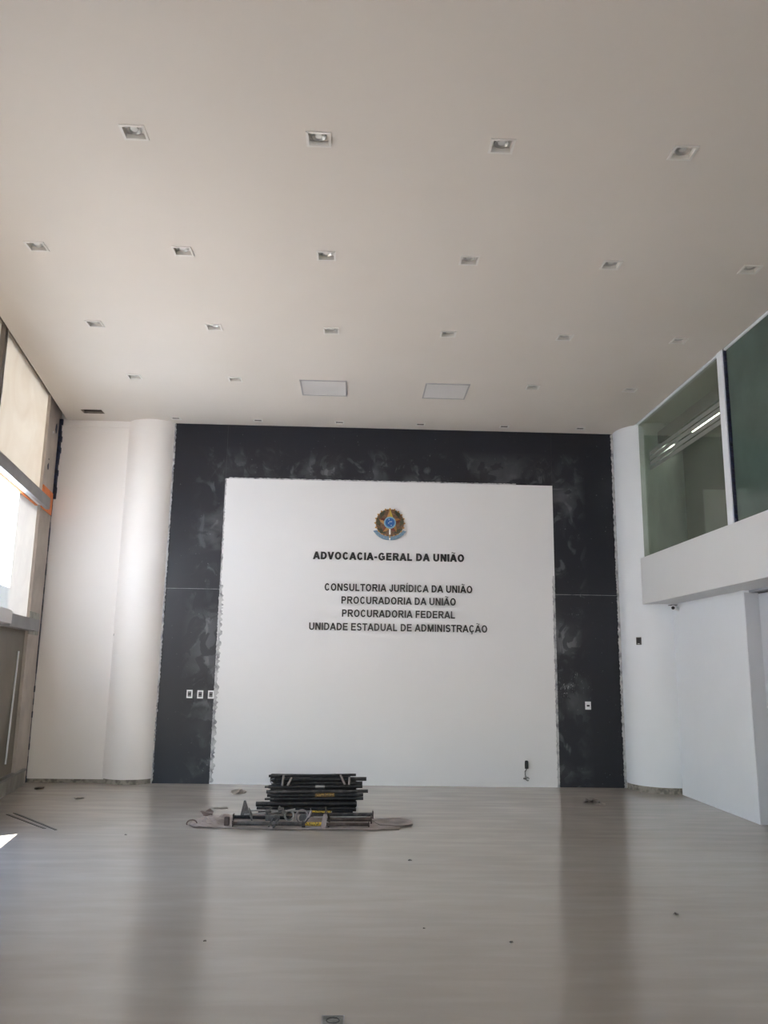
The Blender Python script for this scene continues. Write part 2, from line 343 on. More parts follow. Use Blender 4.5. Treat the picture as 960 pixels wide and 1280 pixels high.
HX = [-2.83, -1.57, -0.315, 0.95, 2.22, 3.48]; HY = [4.94, 6.53, 8.13, 9.71]
LW, LD = 0.146, 0.134
XL = [-2.68, -1.48, -0.28, 0.92, 2.17, 3.31]; YL5 = 11.42; LW5, LD5 = 0.115, 0.10
spots = []
for r, y in enumerate(HY):
    for c, x in enumerate(HX):
        if r == 0 and c in (0, 5): continue
        if r == 3 and c in (2, 3): continue
        spots.append((r, c, x, y, LW, LD))
for c, x in enumerate(XL): spots.append((4, c, x, YL5, LW5, LD5))
holes = [(x - w / 2, x + w / 2, y - d / 2, y + d / 2) for r, c, x, y, w, d in spots]
VENT = (-3.97, -3.67, 11.12, 11.30); holes.append(VENT)
def facx(y, off=0.0): return FX0 - off + FK * y
xs = sorted({-3.0, 4.05} | {h[0] for h in holes if h[0] > -3} | {h[1] for h in holes if h[0] > -3})
ys = sorted({YN, 11.70} | {v for h in holes for v in h[2:]})
cm = MB(); bm = cm.bm; vc = {}
def cv(x, y, z):
    k = (round(x, 4), round(y, 4), z)
    if k not in vc: vc[k] = bm.verts.new((x, y, z))
    return vc[k]
for z in (H, H + 0.03):
    for j in range(len(ys) - 1):
        row = [None] + xs
        for i in range(len(xs) - 1):
            mx, my = (xs[i] + xs[i + 1]) / 2, (ys[j] + ys[j + 1]) / 2
            if any(h[0] < mx < h[1] and h[2] < my < h[3] for h in holes): continue
            bm.faces.new((cv(xs[i], ys[j], z), cv(xs[i + 1], ys[j], z), cv(xs[i + 1], ys[j + 1], z), cv(xs[i], ys[j + 1], z)))
        # strip to the slanting facade edge
        a, b_ = ys[j], ys[j + 1]
        if VENT[2] - 1e-6 <= a and b_ <= VENT[3] + 1e-6:
            bm.faces.new((cv(facx(a), a, z), cv(VENT[0], a, z), cv(VENT[0], b_, z), cv(facx(b_), b_, z)))
            bm.faces.new((cv(VENT[1], a, z), cv(-3.0, a, z), cv(-3.0, b_, z), cv(VENT[1], b_, z)))
        else:
            bm.faces.new((cv(facx(a), a, z), cv(-3.0, a, z), cv(-3.0, b_, z), cv(facx(b_), b_, z)))
# exposed ceiling edge along the facade
for j in range(len(ys) - 1):
    a, b_ = ys[j], ys[j + 1]
    bm.faces.new((cv(facx(a), a, H), cv(facx(b_), b_, H), cv(facx(b_), b_, H + 0.03), cv(facx(a), a, H + 0.03)))
ceil = cm.build('ceiling', M_CEIL, kind='structure')
MB().prism([(FX0 - .17 + FK * YN, YN - .2), (9.0, YN - .2), (9.0, 12.4), (FX0 - .17 + FK * 12.4, 12.4)], 'z', 5.62, 5.80).build('ceiling_slab', M_CONC, kind='structure')

# back wall
wb_ = sgroup('wall_back', (0, YB, 0))
MB().box(-4.9, 9.0, YB + 0.03, YB + 0.25, -0.05, 5.62).build('masonry', M_CREAM, wb_)
BX0, BX1, WX0, WX1, WZ = -2.75, 3.875, -1.95, 2.93, 4.33
g_ = 0.0005
for (x0, x1, z0, z1) in ((BX0, WX0 - g_, 0.0, 2.688), (BX0, WX0 - g_, 2.692, H), (WX0 + g_, WX1 - g_, WZ + .004, H), (WX1 + g_, BX1, 0.0, 2.698), (WX1 + g_, BX1, 2.702, H)):
    MB().box(x0, x1, YB, YB + 0.03, z0, z1).build('black_board', M_BLACK, wb_)
MB().box(WX0, WX1, YB - 0.012, YB + 0.03, 0.0, WZ).build('white_board', M_PANEL, wb_)
MB().box(BX0 - .01, WX0, YB + .004, YB + 0.03, 2.684, 2.706).build('board_seam', M_EDGE, wb_)
MB().box(WX1, BX1, YB + .004, YB + 0.03, 2.694, 2.710).build('board_seam', M_EDGE, wb_)
def ragged(x, z0, z1, w, side, name='filler_edge', horiz=False, amp=0.5):
    """torn filler line; horizontal when horiz (then x is the height and z0..z1 run in x)"""
    n = max(6, int((z1 - z0) / 0.022)); m = MB(); L_, R_ = [], []
    for i in range(n + 1):
        t = z0 + (z1 - z0) * i / n; ww = w * (1 + amp * random.uniform(-1, 1))
        j = w * amp * random.uniform(-.4, .4)
        L_.append((t, x - (ww if side < 0 else j))); R_.append((t, x + (ww if side > 0 else j)))
    y0, y1 = YB - 0.016, YB + 0.005
    for (t0, a0), (t1, a1), (_, b0), (_, b1) in zip(L_, L_[1:], R_, R_[1:]):
        P = (lambda t, u, y: (t, y, u)) if horiz else (lambda t, u, y: (u, y, t))
        f = [m.bm.verts.new(P(*q)) for q in ((t0, a0, y0), (t1, a1, y0), (t1, b1, y0), (t0, b0, y0))]
        k = [m.bm.verts.new(P(*q)) for q in ((t0, a0, y1), (t1, a1, y1), (t1, b1, y1), (t0, b0, y1))]
        m.bm.faces.new(f)
        for i in range(4): m.bm.faces.new((f[i], f[(i + 1) % 4], k[(i + 1) % 4], k[i]))
    return m.build(name, M_EDGE, wb_)
ragged(WX0, 0.02, 2.75, 0.05, 1, amp=0.45)
ragged(WX0, 2.75, WZ, 0.018, 1, amp=0.5)
ragged(WX1, 0.0, 2.97, 0.034, -1, amp=0.2)
ragged(BX1 + .004, 0.0, H - .01, 0.032, -1, amp=0.25)
ragged(BX0, 0.0, 1.1, 0.018, 1, amp=0.9)
ragged(BX0, 1.1, H - .01, 0.030, 1, amp=0.25)
ragged(WZ, WX0 + .05, 2.38, 0.016, 1, horiz=True, amp=0.3)

# round white columns either side
def column(name, cx, cy, r, z1, base_h):
    g = sgroup(name, (cx, cy, 0)); n = 64
    def ring(m, rad, z0, z1_):
        A = [m.bm.verts.new((cx + rad * math.cos(2 * math.pi * k / n), cy + rad * math.sin(2 * math.pi * k / n), z0)) for k in range(n)]
        B = [m.bm.verts.new((v.co.x, v.co.y, z1_)) for v in A]
        for k in range(n): m.bm.faces.new((A[k], A[(k + 1) % n], B[(k + 1) % n], B[k]))
        m.bm.faces.new(A); m.bm.faces.new(B)
    m = MB(); ring(m, r, base_h, z1); m.build('shaft', M_CREAM if cx < 0 else M_WHITE, g, smooth=True)
    m = MB(); ring(m, r - 0.012, 0.0, base_h); m.build('bare_base', M_ROUGH, g, smooth=True)
    return g
column('round_column', -3.08, 11.90, 0.41, H + .01, 0.065)
column('round_column', 4.37, 11.58, 0.50, H + .01, 0.085)

# flat white wall left of the left column
wl = sgroup('trim_1', (-3.9, 11.65, 0))
MB().box(-4.44, -3.3, 11.655, 11.72, 0.05, H - 0.10).build('plasterboard', M_CREAM, wl)
MB().box(-4.44, -3.3, 11.64, 11.72, H - 0.10, H).build('top_band', M_CREAM, wl, bevel=0.004)
MB().box(-4.44, -3.3, 11.668, 11.72, 0.0, 0.05).build('bare_base', M_ROUGH, wl)
mk = MB(); mk.tube([(-3.385, 11.645, 2.08), (-3.40, 11.645, 2.00)], 0.006, 6).build('crack_mark', M_DARKPL, wl)

# lower white wall on the right, soffit, fascia, upper glass room
MB().box(4.435, 4.60, 9.02, 11.70, 0.0, 2.535).build('wall_right', M_WHITE, kind='structure')
MB().box(4.44, 4.60, 9.004, 9.0195, 0.0, 2.51).build('wall_right_return', M_GREYWALL, kind='structure')
MB().box(4.60, 4.75, YN, 11.70, 0.0, 2.50).build('wall_right_recess', M_GREYWALL, kind='structure')
gs = sgroup('trim_2', (4.05, 4, 2.535))
MB().box(4.05, 4.20, YN, 11.70, 2.535, 3.19).build('fascia', M_FASCIA, gs, bevel=0.004)
MB().box(4.20, 9.0, YN, 11.70, 2.535, 2.60).build('soffit', M_FASCIA, gs)
MB().box(4.50, 4.60, YN, 9.02, 2.515, 2.534).build('soffit_bead', M_GREYWALL, gs)
MB().box(4.20, 9.0, YN, 11.70, 2.60, 3.10).build('upper_floor', M_GREYWALL, gs)

rm = sgroup('wall_office', (6, 8, 3.1))
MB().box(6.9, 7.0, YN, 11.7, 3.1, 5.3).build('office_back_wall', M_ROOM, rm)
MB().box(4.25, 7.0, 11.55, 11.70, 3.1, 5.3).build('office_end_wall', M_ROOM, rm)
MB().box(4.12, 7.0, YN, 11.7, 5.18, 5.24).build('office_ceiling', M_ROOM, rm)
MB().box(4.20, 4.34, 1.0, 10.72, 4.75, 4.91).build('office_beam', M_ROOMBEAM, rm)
for k, (y0, y1) in enumerate(((9.50, 10.32), (10.95, 11.42))):
    t = thing('linear_ceiling_lamp', ('lit white tube lamp seen through the frosted stripes, nearer the mullion', 'lit white tube lamp seen through the frosted stripes, nearer the round column')[k], 'lamp', (4.50, (y0 + y1) / 2, 5.18))
    MB().box(4.46, 4.54, y0, y1, 4.83, 4.86).build('housing', M_LFRAME, t)
    for yy in (y0 + .1, y1 - .1): MB().box(4.497, 4.503, yy - .003, yy + .003, 4.86, 5.18).build('cord', M_WIRE, t)
    for xx in (4.478, 4.522): MB().tube([(xx, y0 + .02, 4.815), (xx, y1 - .02, 4.815)], 0.018, 8).build('tube', E_TUBE, t)

# glass partition: window_1 near the column, window_2 towards the camera
GX = 4.08
w1 = sgroup('window_1', (GX, 9.7, 3.19))
MB().box(GX, GX + 0.012, 8.46, 11.12, 3.19, 5.14).build('pane', G_GREEN, w1)
for k in range(4):
    z0 = 4.355 + k * 0.072
    MB().box(GX - 0.004, GX - 0.001, 8.47, 10.72, z0, z0 + 0.054).build('frosted_stripe', G_STRIPE, w1)
MB().box(GX - 0.02, GX + 0.04, 8.2, 11.12, 5.14, 5.165).build('head_frame', M_WHITE, w1)
MB().box(GX - 0.006, GX + 0.03, 8.46, 11.12, 3.185, 3.20).build('seal', M_DARKPL, w1)
w2 = sgroup('window_2', (GX, 4.0, 3.19))
MB().box(GX, GX + 0.012, YN, 8.30, 3.19, 5.14).build('pane', G_TEAL, w2)
MB().box(GX - 0.02, GX + 0.04, YN, 8.2, 5.14, 5.165).build('head_frame', M_WHITE, w2)
tr = sgroup('trim_3', (GX, 8.38, 3.19))
MB().box(GX - 0.035, GX + 0.05, 8.345, 8.47, 3.185, 5.165).build('mullion', M_WHITE, tr)
m = MB(); n = 40
for i in range(n):
    za, zb = 3.185 + i * 1.98 / n, 3.185 + (i + 1) * 1.98 / n; w = random.uniform(0.012, 0.045)
    m.box(GX - 0.02, GX + 0.03, 8.345 - w, 8.345, za, zb)
m.build('blue_sealant', M_BLUEGAP, tr)

# ------------------------------------------------------------------ left facade
wl_ = sgroup('wall_left', (FX0, 0, 0))
def fbox(m, y0, y1, d0, d1, z0, z1, off=0.0):
    m.box(fs(y0), fs(y1), d0, d1, z0, z1, fac_M(off)); return m
# concrete pillar
pil = fbox(MB(), 10.98, 11.80, 0.10, 0.80, -0.02, 5.62).build('concrete_pillar', M_CONC, wl_)
m = MB(); sm = fac_M()
n = 60
for i in range(n):
    za, zb = 0.0 + i * 5.16 / n, (i + 1) * 5.16 / n
    w = random.uniform(0.0, 0.03) + 0.035 if za > 3.9 else random.uniform(-.002, 0.006)
    m.box(-4.452 + 0.0, -4.432 + w * 0.8, 11.61 - random.uniform(0, .01), 11.70, za, zb)
m.build('dark_blue_joint', M_BLUEGAP, wl_)
for (px, py, s) in ((78, 533, .05), (70, 586, .035), (71, 577, .012)):
    p = at(px, py, 1, 11.3); 
    q = p  # splash lies on the pillar face
    yy = 11.45 if px > 75 else 11.18
    m = MB(); k = 9
    pts = [(fs(yy) + s * random.uniform(.6, 1.2) * math.cos(a * 6.283 / k), p.z + 1.3 * s * random.uniform(.6, 1.3) * math.sin(a * 6.283 / k)) for a in range(k)]
    m.prism(pts, 'y', 0.094, 0.101); bmesh.ops.transform(m.bm, matrix=fac_M(), verts=m.bm.verts[:]); m.build('paint_splash', M_BLUEGAP, wl_)
m = MB(); pts = [(fs(11.30) + .018 * math.cos(a), 4.86 + .02 * math.sin(a)) for a in (0, 1, 2, 3, 4, 5)]
m.prism(pts, 'y', 0.094, 0.101); bmesh.ops.transform(m.bm, matrix=fac_M(), verts=m.bm.verts[:]); m.build('plaster_fleck', M_WHITE, wl_)
# curb
fbox(MB(), YN, 11.40, 0.07, 0.62, 0.0, 0.185).build('curb', M_CURB, wl_)
fbox(MB(), YN, 11.42, 0.055, 0.62, 0.185, 0.212).build('curb_cap', M_GRANITE, wl_)
# solid head above the panes + lintel
fbox(MB(), YN - .2, 11.80, 0.12, 0.17, 5.30, 5.62).build('lintel', M_CONC, wl_)

GO = 0.14
def pane(win, y0, y1, z0, z1, m_, name='pane', th=0.012, d=GO):
    return fbox(MB(), y0, y1, d, d + th, z0, z1).build(name, m_, win)
def win_group(n, y, z): return sgroup('window_%d' % n, (facx(y), y, z))
bays = [(8.66, 10.98), (6.42, 8.56), (4.18, 6.32), (1.94, 4.08), (-0.30, 1.84), (-2.54, -0.40), (-4.78, -2.64), (-8.0, -4.88)]
wi = 3
for k, (y0, y1) in enumerate(bays):
    w = win_group(wi, y0, 3.8); wi += 1
    pane(w, y0, y1, 3.80, 5.40, F_TOP if k < 3 else F_DIM, 'filmed_pane')
    fbox(MB(), y0 - .10, y0, GO - .05, GO + .06, 3.80, 5.40).build('mullion', M_MULL, w)
    fbox(MB(), y0, y0 + .012, GO - .052, GO - .01, 3.80, 5.40).build('mullion_edge', M_WHITE, w)
for k, (y0, y1) in enumerate(bays):
    w = win_group(wi, y0, 2.16); wi += 1
    if k == 0:
        pane(w, y0, 10.0, 2.16, 3.74, F_MID, 'filmed_pane'); pane(w, 10.0, 10.98, 2.16, 3.74, F_STRIP, 'film_strip')
        fbox(MB(), 9.3, 10.0, GO - .004, GO - .001, 2.16, 2.50).build('film_fold', F_STRIP, w)
    else: pane(w, y0, y1, 2.16, 3.74, F_SOFT if k < 3 else F_DIM, 'filmed_pane')  # bays out of view filmed weaker to hold the room light down
    fbox(MB(), y0 - .10, y0, GO - .05, GO + .06, 2.16, 3.74).build('mullion', M_STEEL, w)
for (y0, y1, kind) in ((9.62, 10.98, 'board'), (7.82, 9.56, 'board'), (5.5, 7.72, 'glass'), (3.4, 5.4, 'board'), (1.2, 3.3, 'board'), (-1.0, 1.1, 'board'), (-4.0, -1.1, 'board'), (-8.0, -4.1, 'board')):  # unseen nearer bays boarded up to keep daylight towards the back left
    w = win_group(wi, y0, 0.23); wi += 1
    if kind == 'board':
        pane(w, y0, y1, 0.208, 2.06, M_BROWN, 'board', 0.03)
        fbox(MB(), y0 - .06, y0, GO - .01, GO + .05, 0.23, 2.10).build('post', M_CONC if y0 > 9 else M_MULL, w)
    elif kind == 'open':
        pane(w, y0, y1, 0.208, 2.06, G_CLEAR, 'pane')
        fbox(MB(), y1, y1 + .10, GO - .03, GO + .06, 0.23, 2.10).build('post', M_MULL, w)
    else:
        pane(w, y0, y1, 0.208, 1.70, G_CLEAR, 'pane')
        pane(w, y0, y1, 1.70, 2.06, M_BROWN, 'board', 0.03)
        fbox(MB(), y1, y1 + .10, GO - .03, GO + .06, 0.23, 2.10).build('post', M_MULL, w)
    if y0 > 9:
        m = MB(); m.tube([fac_M() @ Vector((fs(10.60), GO - .012, 0.36)), fac_M() @ Vector((fs(10.70), GO - .012, 1.75))], 0.011, 6); m.build('painted_light_slit', M_WHITE, w)  # white rod imitates a thin sliver of daylight on the board
fbox(MB(), YN, 10.98, GO - .02, GO + .14, 2.10, 2.18).build('transom_seal', M_MULL, wl_)
fbox(MB(), YN, 10.98, GO - .02, GO + .06, 3.73, 3.81).build('transom_seal', M_MULL, wl_)

# steel transoms ending on plates fixed to the pillar
tb = sgroup('trim_4', (facx(10.6), 10.6, 3.75))
fbox(MB(), YN, 11.08, 0.0, 0.055, 3.69, 3.845).build('steel_beam', M_STEEL, tb, bevel=0.004)
fbox(MB(), YN, 10.80, 0.055, 0.095, 3.695, 3.80).build('light_rail', M_ALU, tb)
fbox(MB(), YN, 10.80, 0.095, 0.128, 3.685, 3.74).build('orange_tape', M_ORANGE, tb)
fbox(MB(), 10.98, 11.60, 0.085, 0.101, 3.70, 4.02).build('orange_plate', M_ORANGE, tb)
tb2 = sgroup('trim_5', (facx(10.6), 10.6, 2.1))
fbox(MB(), 9.62, 11.12, 0.0, 0.12, 2.02, 2.175).build('steel_beam', M_STEEL, tb2, bevel=0.004)
fbox(MB(), YN, 9.62, -0.02, 0.12, 2.05, 2.21).build('beam_cover', M_ALU, tb2, bevel=0.006)
fbox(MB(), YN, 10.80, 0.12, 0.15, 2.00, 2.10).build('sill_rail', M_MULL, tb2)
fbox(MB(), 10.95, 11.50, 0.085, 0.101, 1.98, 2.28).build('cement_plate', M_CEMPLATE, tb2)

# wall behind the camera with a wide glazed front
wf = sgroup('wall_front', (0, YN, 0))
MB().box(-5.6, -3.6, YN - .15, YN, 0, 5.62).build('side_wall', M_CREAM, wf)
MB().box(4.4, 9.0, YN - .15, YN, 0, 5.62).build('side_wall', M_CREAM, wf)
MB().box(-3.6, 4.4, YN - .15, YN, 2.5, 5.62).build('upper_wall', M_CREAM, wf)
wf2 = sgroup('window_%d' % wi, (0, YN - .05, 0)); wi += 1
for k in range(5):
    x0 = -3.6 + k * 1.6
    MB().box(x0 + .04, x0 + 1.56, YN - .08, YN - .068, 0.06, 2.45).build('pane', G_CLEAR, wf2)
    MB().box(x0 - .04, x0 + .04, YN - .11, YN - .03, 0, 2.5).build('window_frame', M_STEEL, wf2)
MB().box(8.9, 9.0, YN - .15, 11.7, 0, 5.62).build('wall_outer', M_CREAM, kind='structure')
MB().box(-60, 60, -60, 60, -0.30, -0.13).build('outside_ground', M_OUTSIDE, kind='structure')

# ------------------------------------------------------------------ downlights
def make_downlight(w, d, deep, last=False):
    t = thing('ceiling_downlight', '', 'ceiling light', (0, 0, 0)); f = 0.012
    m = MB()   # flange
    for (x0, x1, y0, y1) in ((-w/2-f, w/2+f, -d/2-f, -d/2+.006), (-w/2-f, w/2+f, d/2-.006, d/2+f), (-w/2-f, -w/2+.006, -d/2+.006, d/2-.006), (w/2-.006, w/2+f, -d/2+.006, d/2-.006)):
        m.box(x0, x1, y0, y1, -0.008, 0.002)
    m.build('frame', M_LFRAME, t)
    m = MB(); a, b_ = w / 2 - .0055, d / 2 - .0055
    for p in (((-a, -b_), (a, -b_)), ((a, -b_), (a, b_)), ((a, b_), (-a, b_)), ((-a, b_), (-a, -b_))):
        (x0, y0), (x1, y1) = p; m.quad((x0, y0, 0), (x1, y1, 0), (x1, y1, deep), (x0, y0, deep))
    m.quad((-a, -b_, deep), (a, -b_, deep), (a, b_, deep), (-a, b_, deep)); m.build('housing', M_REFLD if last else M_LHOUSE, t)
    r = min(w, d) * 0.40; n = 20
    m = MB()
    rings = []
    for rad, z in ((r, deep - .001), (r, deep - .016), (r * .86, deep - .018), (r * .55, deep - .004)):
        rings.append([m.bm.verts.new((rad * math.cos(6.2832 * k / n), rad * math.sin(6.2832 * k / n), z)) for k in range(n)])
    for A, B in zip(rings, rings[1:]):
        for k in range(n): m.bm.faces.new((A[k], A[(k + 1) % n], B[(k + 1) % n], B[k]))
    m.build('reflector', M_CHROME if last else M_REFL, t, smooth=True)
    m = MB(); m.tube([(0, 0, deep - .002), (0, 0, deep - .013), (0, 0, deep - .016)], [r * .52, r * .5, r * .34], 16); m.build('lamp', M_LENS, t, smooth=True)
    return t
ORD = ['leftmost', 'second from the left', 'third from the left', 'fourth from the left', 'fifth from the left', 'rightmost']
ROWN = ['front row nearest the camera', 'second row from the camera', 'third row from the camera', 'fourth row', 'last row right above the black back wall']
protoA = make_downlight(LW, LD, 0.034); protoB = make_downlight(LW5, LD5, 0.03, True); usedA = usedB = False
for r in range(5):
    row = [s for s in spots if s[0] == r]; n = len(row)
    for i, (_, c, x, y, w, d) in enumerate(row):
        if r < 4:
            t = protoA if not usedA else copy_tree(protoA); usedA = True
        else:
            t = protoB if not usedB else copy_tree(protoB); usedB = True
        t.location = (x, y, H)
        if r == 3: pos = ['leftmost in its row', 'just left of the panel lights', 'just right of the panel lights', 'rightmost in its row'][i]
        elif i == n - 1: pos = 'rightmost in its row'
        elif i == 0: pos = 'leftmost in its row'
        else: pos = ORD[i]
        kind = 'small glinting recessed downlight' if r == 4 else 'square white recessed downlight'
        t['label'] = '%s, %s, %s' % (kind, ROWN[r], pos)
        t['category'] = 'ceiling light'; t['group'] = 'recessed downlights in the ceiling'
for k, (x0, x1) in enumerate(((-0.755, -0.158), (0.842, 1.412))):
    t = thing('ceiling_panel_light', ('unlit square panel light in the ceiling, left one of the pair beside the bright reflection', 'unlit square panel light in the ceiling, right one of the pair')[k], 'ceiling light', ((x0 + x1) / 2, 9.94, H), 'square panel lights in the ceiling')
    y0, y1, f = 9.665, 10.235, 0.018; m = MB()
    for b in ((x0, x1, y0, y0 + f), (x0, x1, y1 - f, y1), (x0, x0 + f, y0 + f, y1 - f), (x1 - f, x1, y0 + f, y1 - f)): m.box(*b, H - .010, H + .002)
    m.build('frame', M_PFRAME, t)
    MB().box(x0 + f, x1 - f, y0 + f, y1 - f, H - .005, H + .001).build('diffuser', M_PDIFF, t)
t = thing('ceiling_opening', 'dark rectangular hole cut in the ceiling above the left white wall', 'opening', ((VENT[0] + VENT[1]) / 2, 11.21, H))
m = MB(); x0, x1, y0, y1 = VENT; z0, z1 = H + .031, H + .30
m.quad((x0, y0, z0), (x1, y0, z0), (x1, y0, z1), (x0, y0, z1)); m.quad((x0, y1, z0), (x1, y1, z0), (x1, y1, z1), (x0, y1, z1))
m.quad((x0, y0, z0), (x0, y1, z0), (x0, y1, z1), (x0, y0, z1)); m.quad((x1, y0, z0), (x1, y1, z0), (x1, y1, z1), (x1, y0, z1)); m.quad((x0, y0, z1), (x1, y0, z1), (x1, y1, z1), (x0, y1, z1))
m.build('duct', M_DUCT, t)
m = MB()
for (a, b_, c, d) in ((x0, x1, y0, y0 + .004), (x0, x1, y1 - .004, y1), (x0, x0 + .004, y0, y1), (x1 - .004, x1, y0, y1)): m.box(a, b_, c, d, H + .001, H + .031)
m.build('cut_edge', M_TRASH2, t)

# ------------------------------------------------------------------ lettering
ADV = dict(A=1.008, D=1.008, V=.931, O=1.086, C=1.008, I=.388, G=1.086, E=.931, R=1.008, L=.853, U=1.008, N=1.008, S=.931, T=.853, J=.777, P=.931, F=.853, M=1.163)
ADV.update({'-': .56, ' ': .388, 'Ã': 1.008, 'Ç': 1.008, 'Í': .388})
def glyph(c, w):
    """strokes of a grotesque capital letter, cap height 1, stem width w: list of convex outlines"""
    out = []; sb = 0.0 if c in 'AVÃ' else (.03 if c == 'T' else .085); g = ADV[c] - 2 * sb; h = .84 * w
    def bar(x0, y0, x1, y1): out.append([(x0, y0), (x1, y0), (x1, y1), (x0, y1)])
    def arc(cx, cy, rx, ry, a0, a1, n=None):
        n = n or max(4, int(abs(a1 - a0) / 15))
        p = [(math.cos(math.radians(a0 + (a1 - a0) * k / n)), math.sin(math.radians(a0 + (a1 - a0) * k / n))) for k in range(n + 1)]
        for (c0, s0), (c1, s1) in zip(p, p[1:]):
            out.append([(cx + rx * c0, cy + ry * s0), (cx + rx * c1, cy + ry * s1), (cx + (rx - w) * c1, cy + (ry - h) * s1), (cx + (rx - w) * c0, cy + (ry - h) * s0)])
    k = {'Ã': 'A', 'Ç': 'C', 'Í': 'I'}.get(c, c)
    if k == 'A':
        out.append([(0, 0), (1.1 * w, 0), (g / 2 + .55 * w, 1), (g / 2 - .55 * w, 1)]); out.append([(g, 0), (g / 2 + .55 * w, 1), (g / 2 - .55 * w, 1), (g - 1.1 * w, 0)]); bar(.22 * g, .21, .78 * g, .21 + h)
    elif k == 'V':
        out.append([(0, 1), (g / 2 - .55 * w, 0), (g / 2 + .55 * w, 0), (1.1 * w, 1)]); out.append([(g, 1), (g - 1.1 * w, 1), (g / 2 - .55 * w, 0), (g / 2 + .55 * w, 0)])
    elif k == 'D': bar(0, 0, w, 1); bar(w, 0, g - .46, h); bar(w, 1 - h, g - .46, 1); arc(g - .46, .5, .46, .5, -90, 90)
    elif k == 'O': arc(g / 2, .5, g / 2, .515, 0, 360)
    elif k in 'CG':
        arc(g / 2, .5, g / 2, .515, 38, 328 if k == 'C' else 310)
        if k == 'G': bar(g * .52, .36, g, .36 + h); bar(g - w, .10, g, .38)
    elif k == 'I': bar(g / 2 - w / 2, 0, g / 2 + w / 2, 1)
    elif k in 'EF':
        bar(0, 0, w, 1); bar(w, 1 - h, g, 1); bar(w, .43, g * .93, .43 + h)
        if k == 'E': bar(w, 0, g * 1.02, h)
    elif k in 'PR':
        bar(0, 0, w, 1); y0 = .37 if k == 'P' else .42; m = (1 + y0) / 2; r = (1 - y0) / 2; bar(w, 1 - h, g - r, 1); bar(w, y0, g - r, y0 + h); arc(g - r, m, r, r, -90, 90)
        if k == 'R': out.append([(g * .40, .46), (g * .40 + w * 1.1, .46), (g + .07, 0), (g + .07 - w * 1.2, 0)][::-1])
    elif k == 'L': bar(0, 0, w, 1); bar(w, 0, g, h)
    elif k == 'U': bar(0, .36, w, 1); bar(g - w, .36, g, 1); arc(g / 2, .36, g / 2, .375, 180, 360)
    elif k == 'J': bar(g - w, .30, g, 1); arc(g / 2, .30, g / 2, .315, 180, 360); bar(0, .28, w, .36)
    elif k == 'N': bar(0, 0, w, 1); bar(g - w, 0, g, 1); out.append([(0, 1), (g - 1.1 * w, 0), (g, 0), (1.1 * w, 1)])
    elif k == 'M':
        bar(0, 0, w, 1); bar(g - w, 0, g, 1); out.append([(0, 1), (g / 2 - .5 * w, 0), (g / 2 + .5 * w, 0), (1.2 * w, 1)]); out.append([(g, 1), (g - 1.2 * w, 1), (g / 2 - .5 * w, 0), (g / 2 + .5 * w, 0)])
    elif k == 'S': r = .25 + h / 4 + .0075; arc(g / 2, 1.015 - r, g / 2, r, 22, 270); arc(g / 2, -.015 + r, g / 2, r, 90, -158)
    elif k == 'T': bar(g / 2 - w / 2, 0, g / 2 + w / 2, 1); bar(0, 1 - h, g, 1)
    elif k == '-': bar(0, .28, g, .28 + h)
    if c == 'Ã':
        t = [(g * .24 + g * .52 * q / 8, 1.17 + .045 * math.sin(q / 8 * 6.283)) for q in range(9)]
        for (x0, y0), (x1, y1) in zip(t, t[1:]): out.append([(x0, y0 - .05), (x1, y1 - .05), (x1, y1 + .05), (x0, y0 + .05)])
    if c == 'Í': out.append([(g / 2 - .07, 1.06), (g / 2 + .05, 1.06), (g / 2 + .20, 1.26), (g / 2 - .01, 1.26)])
    if c == 'Ç': bar(g / 2 - .05, -.12, g / 2 + .05, .02); bar(g / 2 - .05, -.12, g / 2 + .12, -.05); bar(g / 2 + .03, -.24, g / 2 + .12, -.05); bar(g / 2 - .13, -.24, g / 2 + .12, -.17)
    return [[(x + sb, y) for x, y in p] for p in out]
YF = YB - 0.012
def lettering(text, x0, x1, zb, zt, stem, label):
    t = thing('sign_lettering', label, 'lettering', ((x0 + x1) / 2, YF, zb), 'black wall lettering')
    a, items = 0.0, []
    for c in text:
        if c != ' ': items.append((a, glyph(c, stem)))
        a += ADV[c]
    lo = min(a + x for a, ps in items for p in ps for x, y in p); hi = max(a + x for a, ps in items for p in ps for x, y in p)
    sx, sz = (x1 - x0) / (hi - lo), zt - zb
    for a, ps in items:
        m = MB()
        for k, p in enumerate(ps): m.prism([(x0 + (x + a - lo) * sx, zb + y * sz) for x, y in p], 'y', YF + .003, YF - .012 - .00004 * (k % 3))
        m.build('letter', M_LETTER, t)
lettering('ADVOCACIA-GERAL DA UNIÃO', -0.622, 1.594, 3.150, 3.262, .275, 'heavier black raised words ADVOCACIA-GERAL DA UNIÃO just under the emblem')
lettering('CONSULTORIA JURÍDICA DA UNIÃO', -0.438, 1.711, 2.695, 2.800, .215, 'black raised words CONSULTORIA JURÍDICA DA UNIÃO on the white board')
lettering('PROCURADORIA DA UNIÃO', -0.190, 1.470, 2.511, 2.616, .215, 'black raised words PROCURADORIA DA UNIÃO on the white board')
lettering('PROCURADORIA FEDERAL', -0.178, 1.458, 2.322, 2.427, .215, 'black raised words PROCURADORIA FEDERAL on the white board')
lettering('UNIDADE ESTADUAL DE ADMINISTRAÇÃO', -0.645, 1.925, 2.128, 2.233, .215, 'black raised words UNIDADE ESTADUAL DE ADMINISTRAÇÃO, bottom line on the white board')

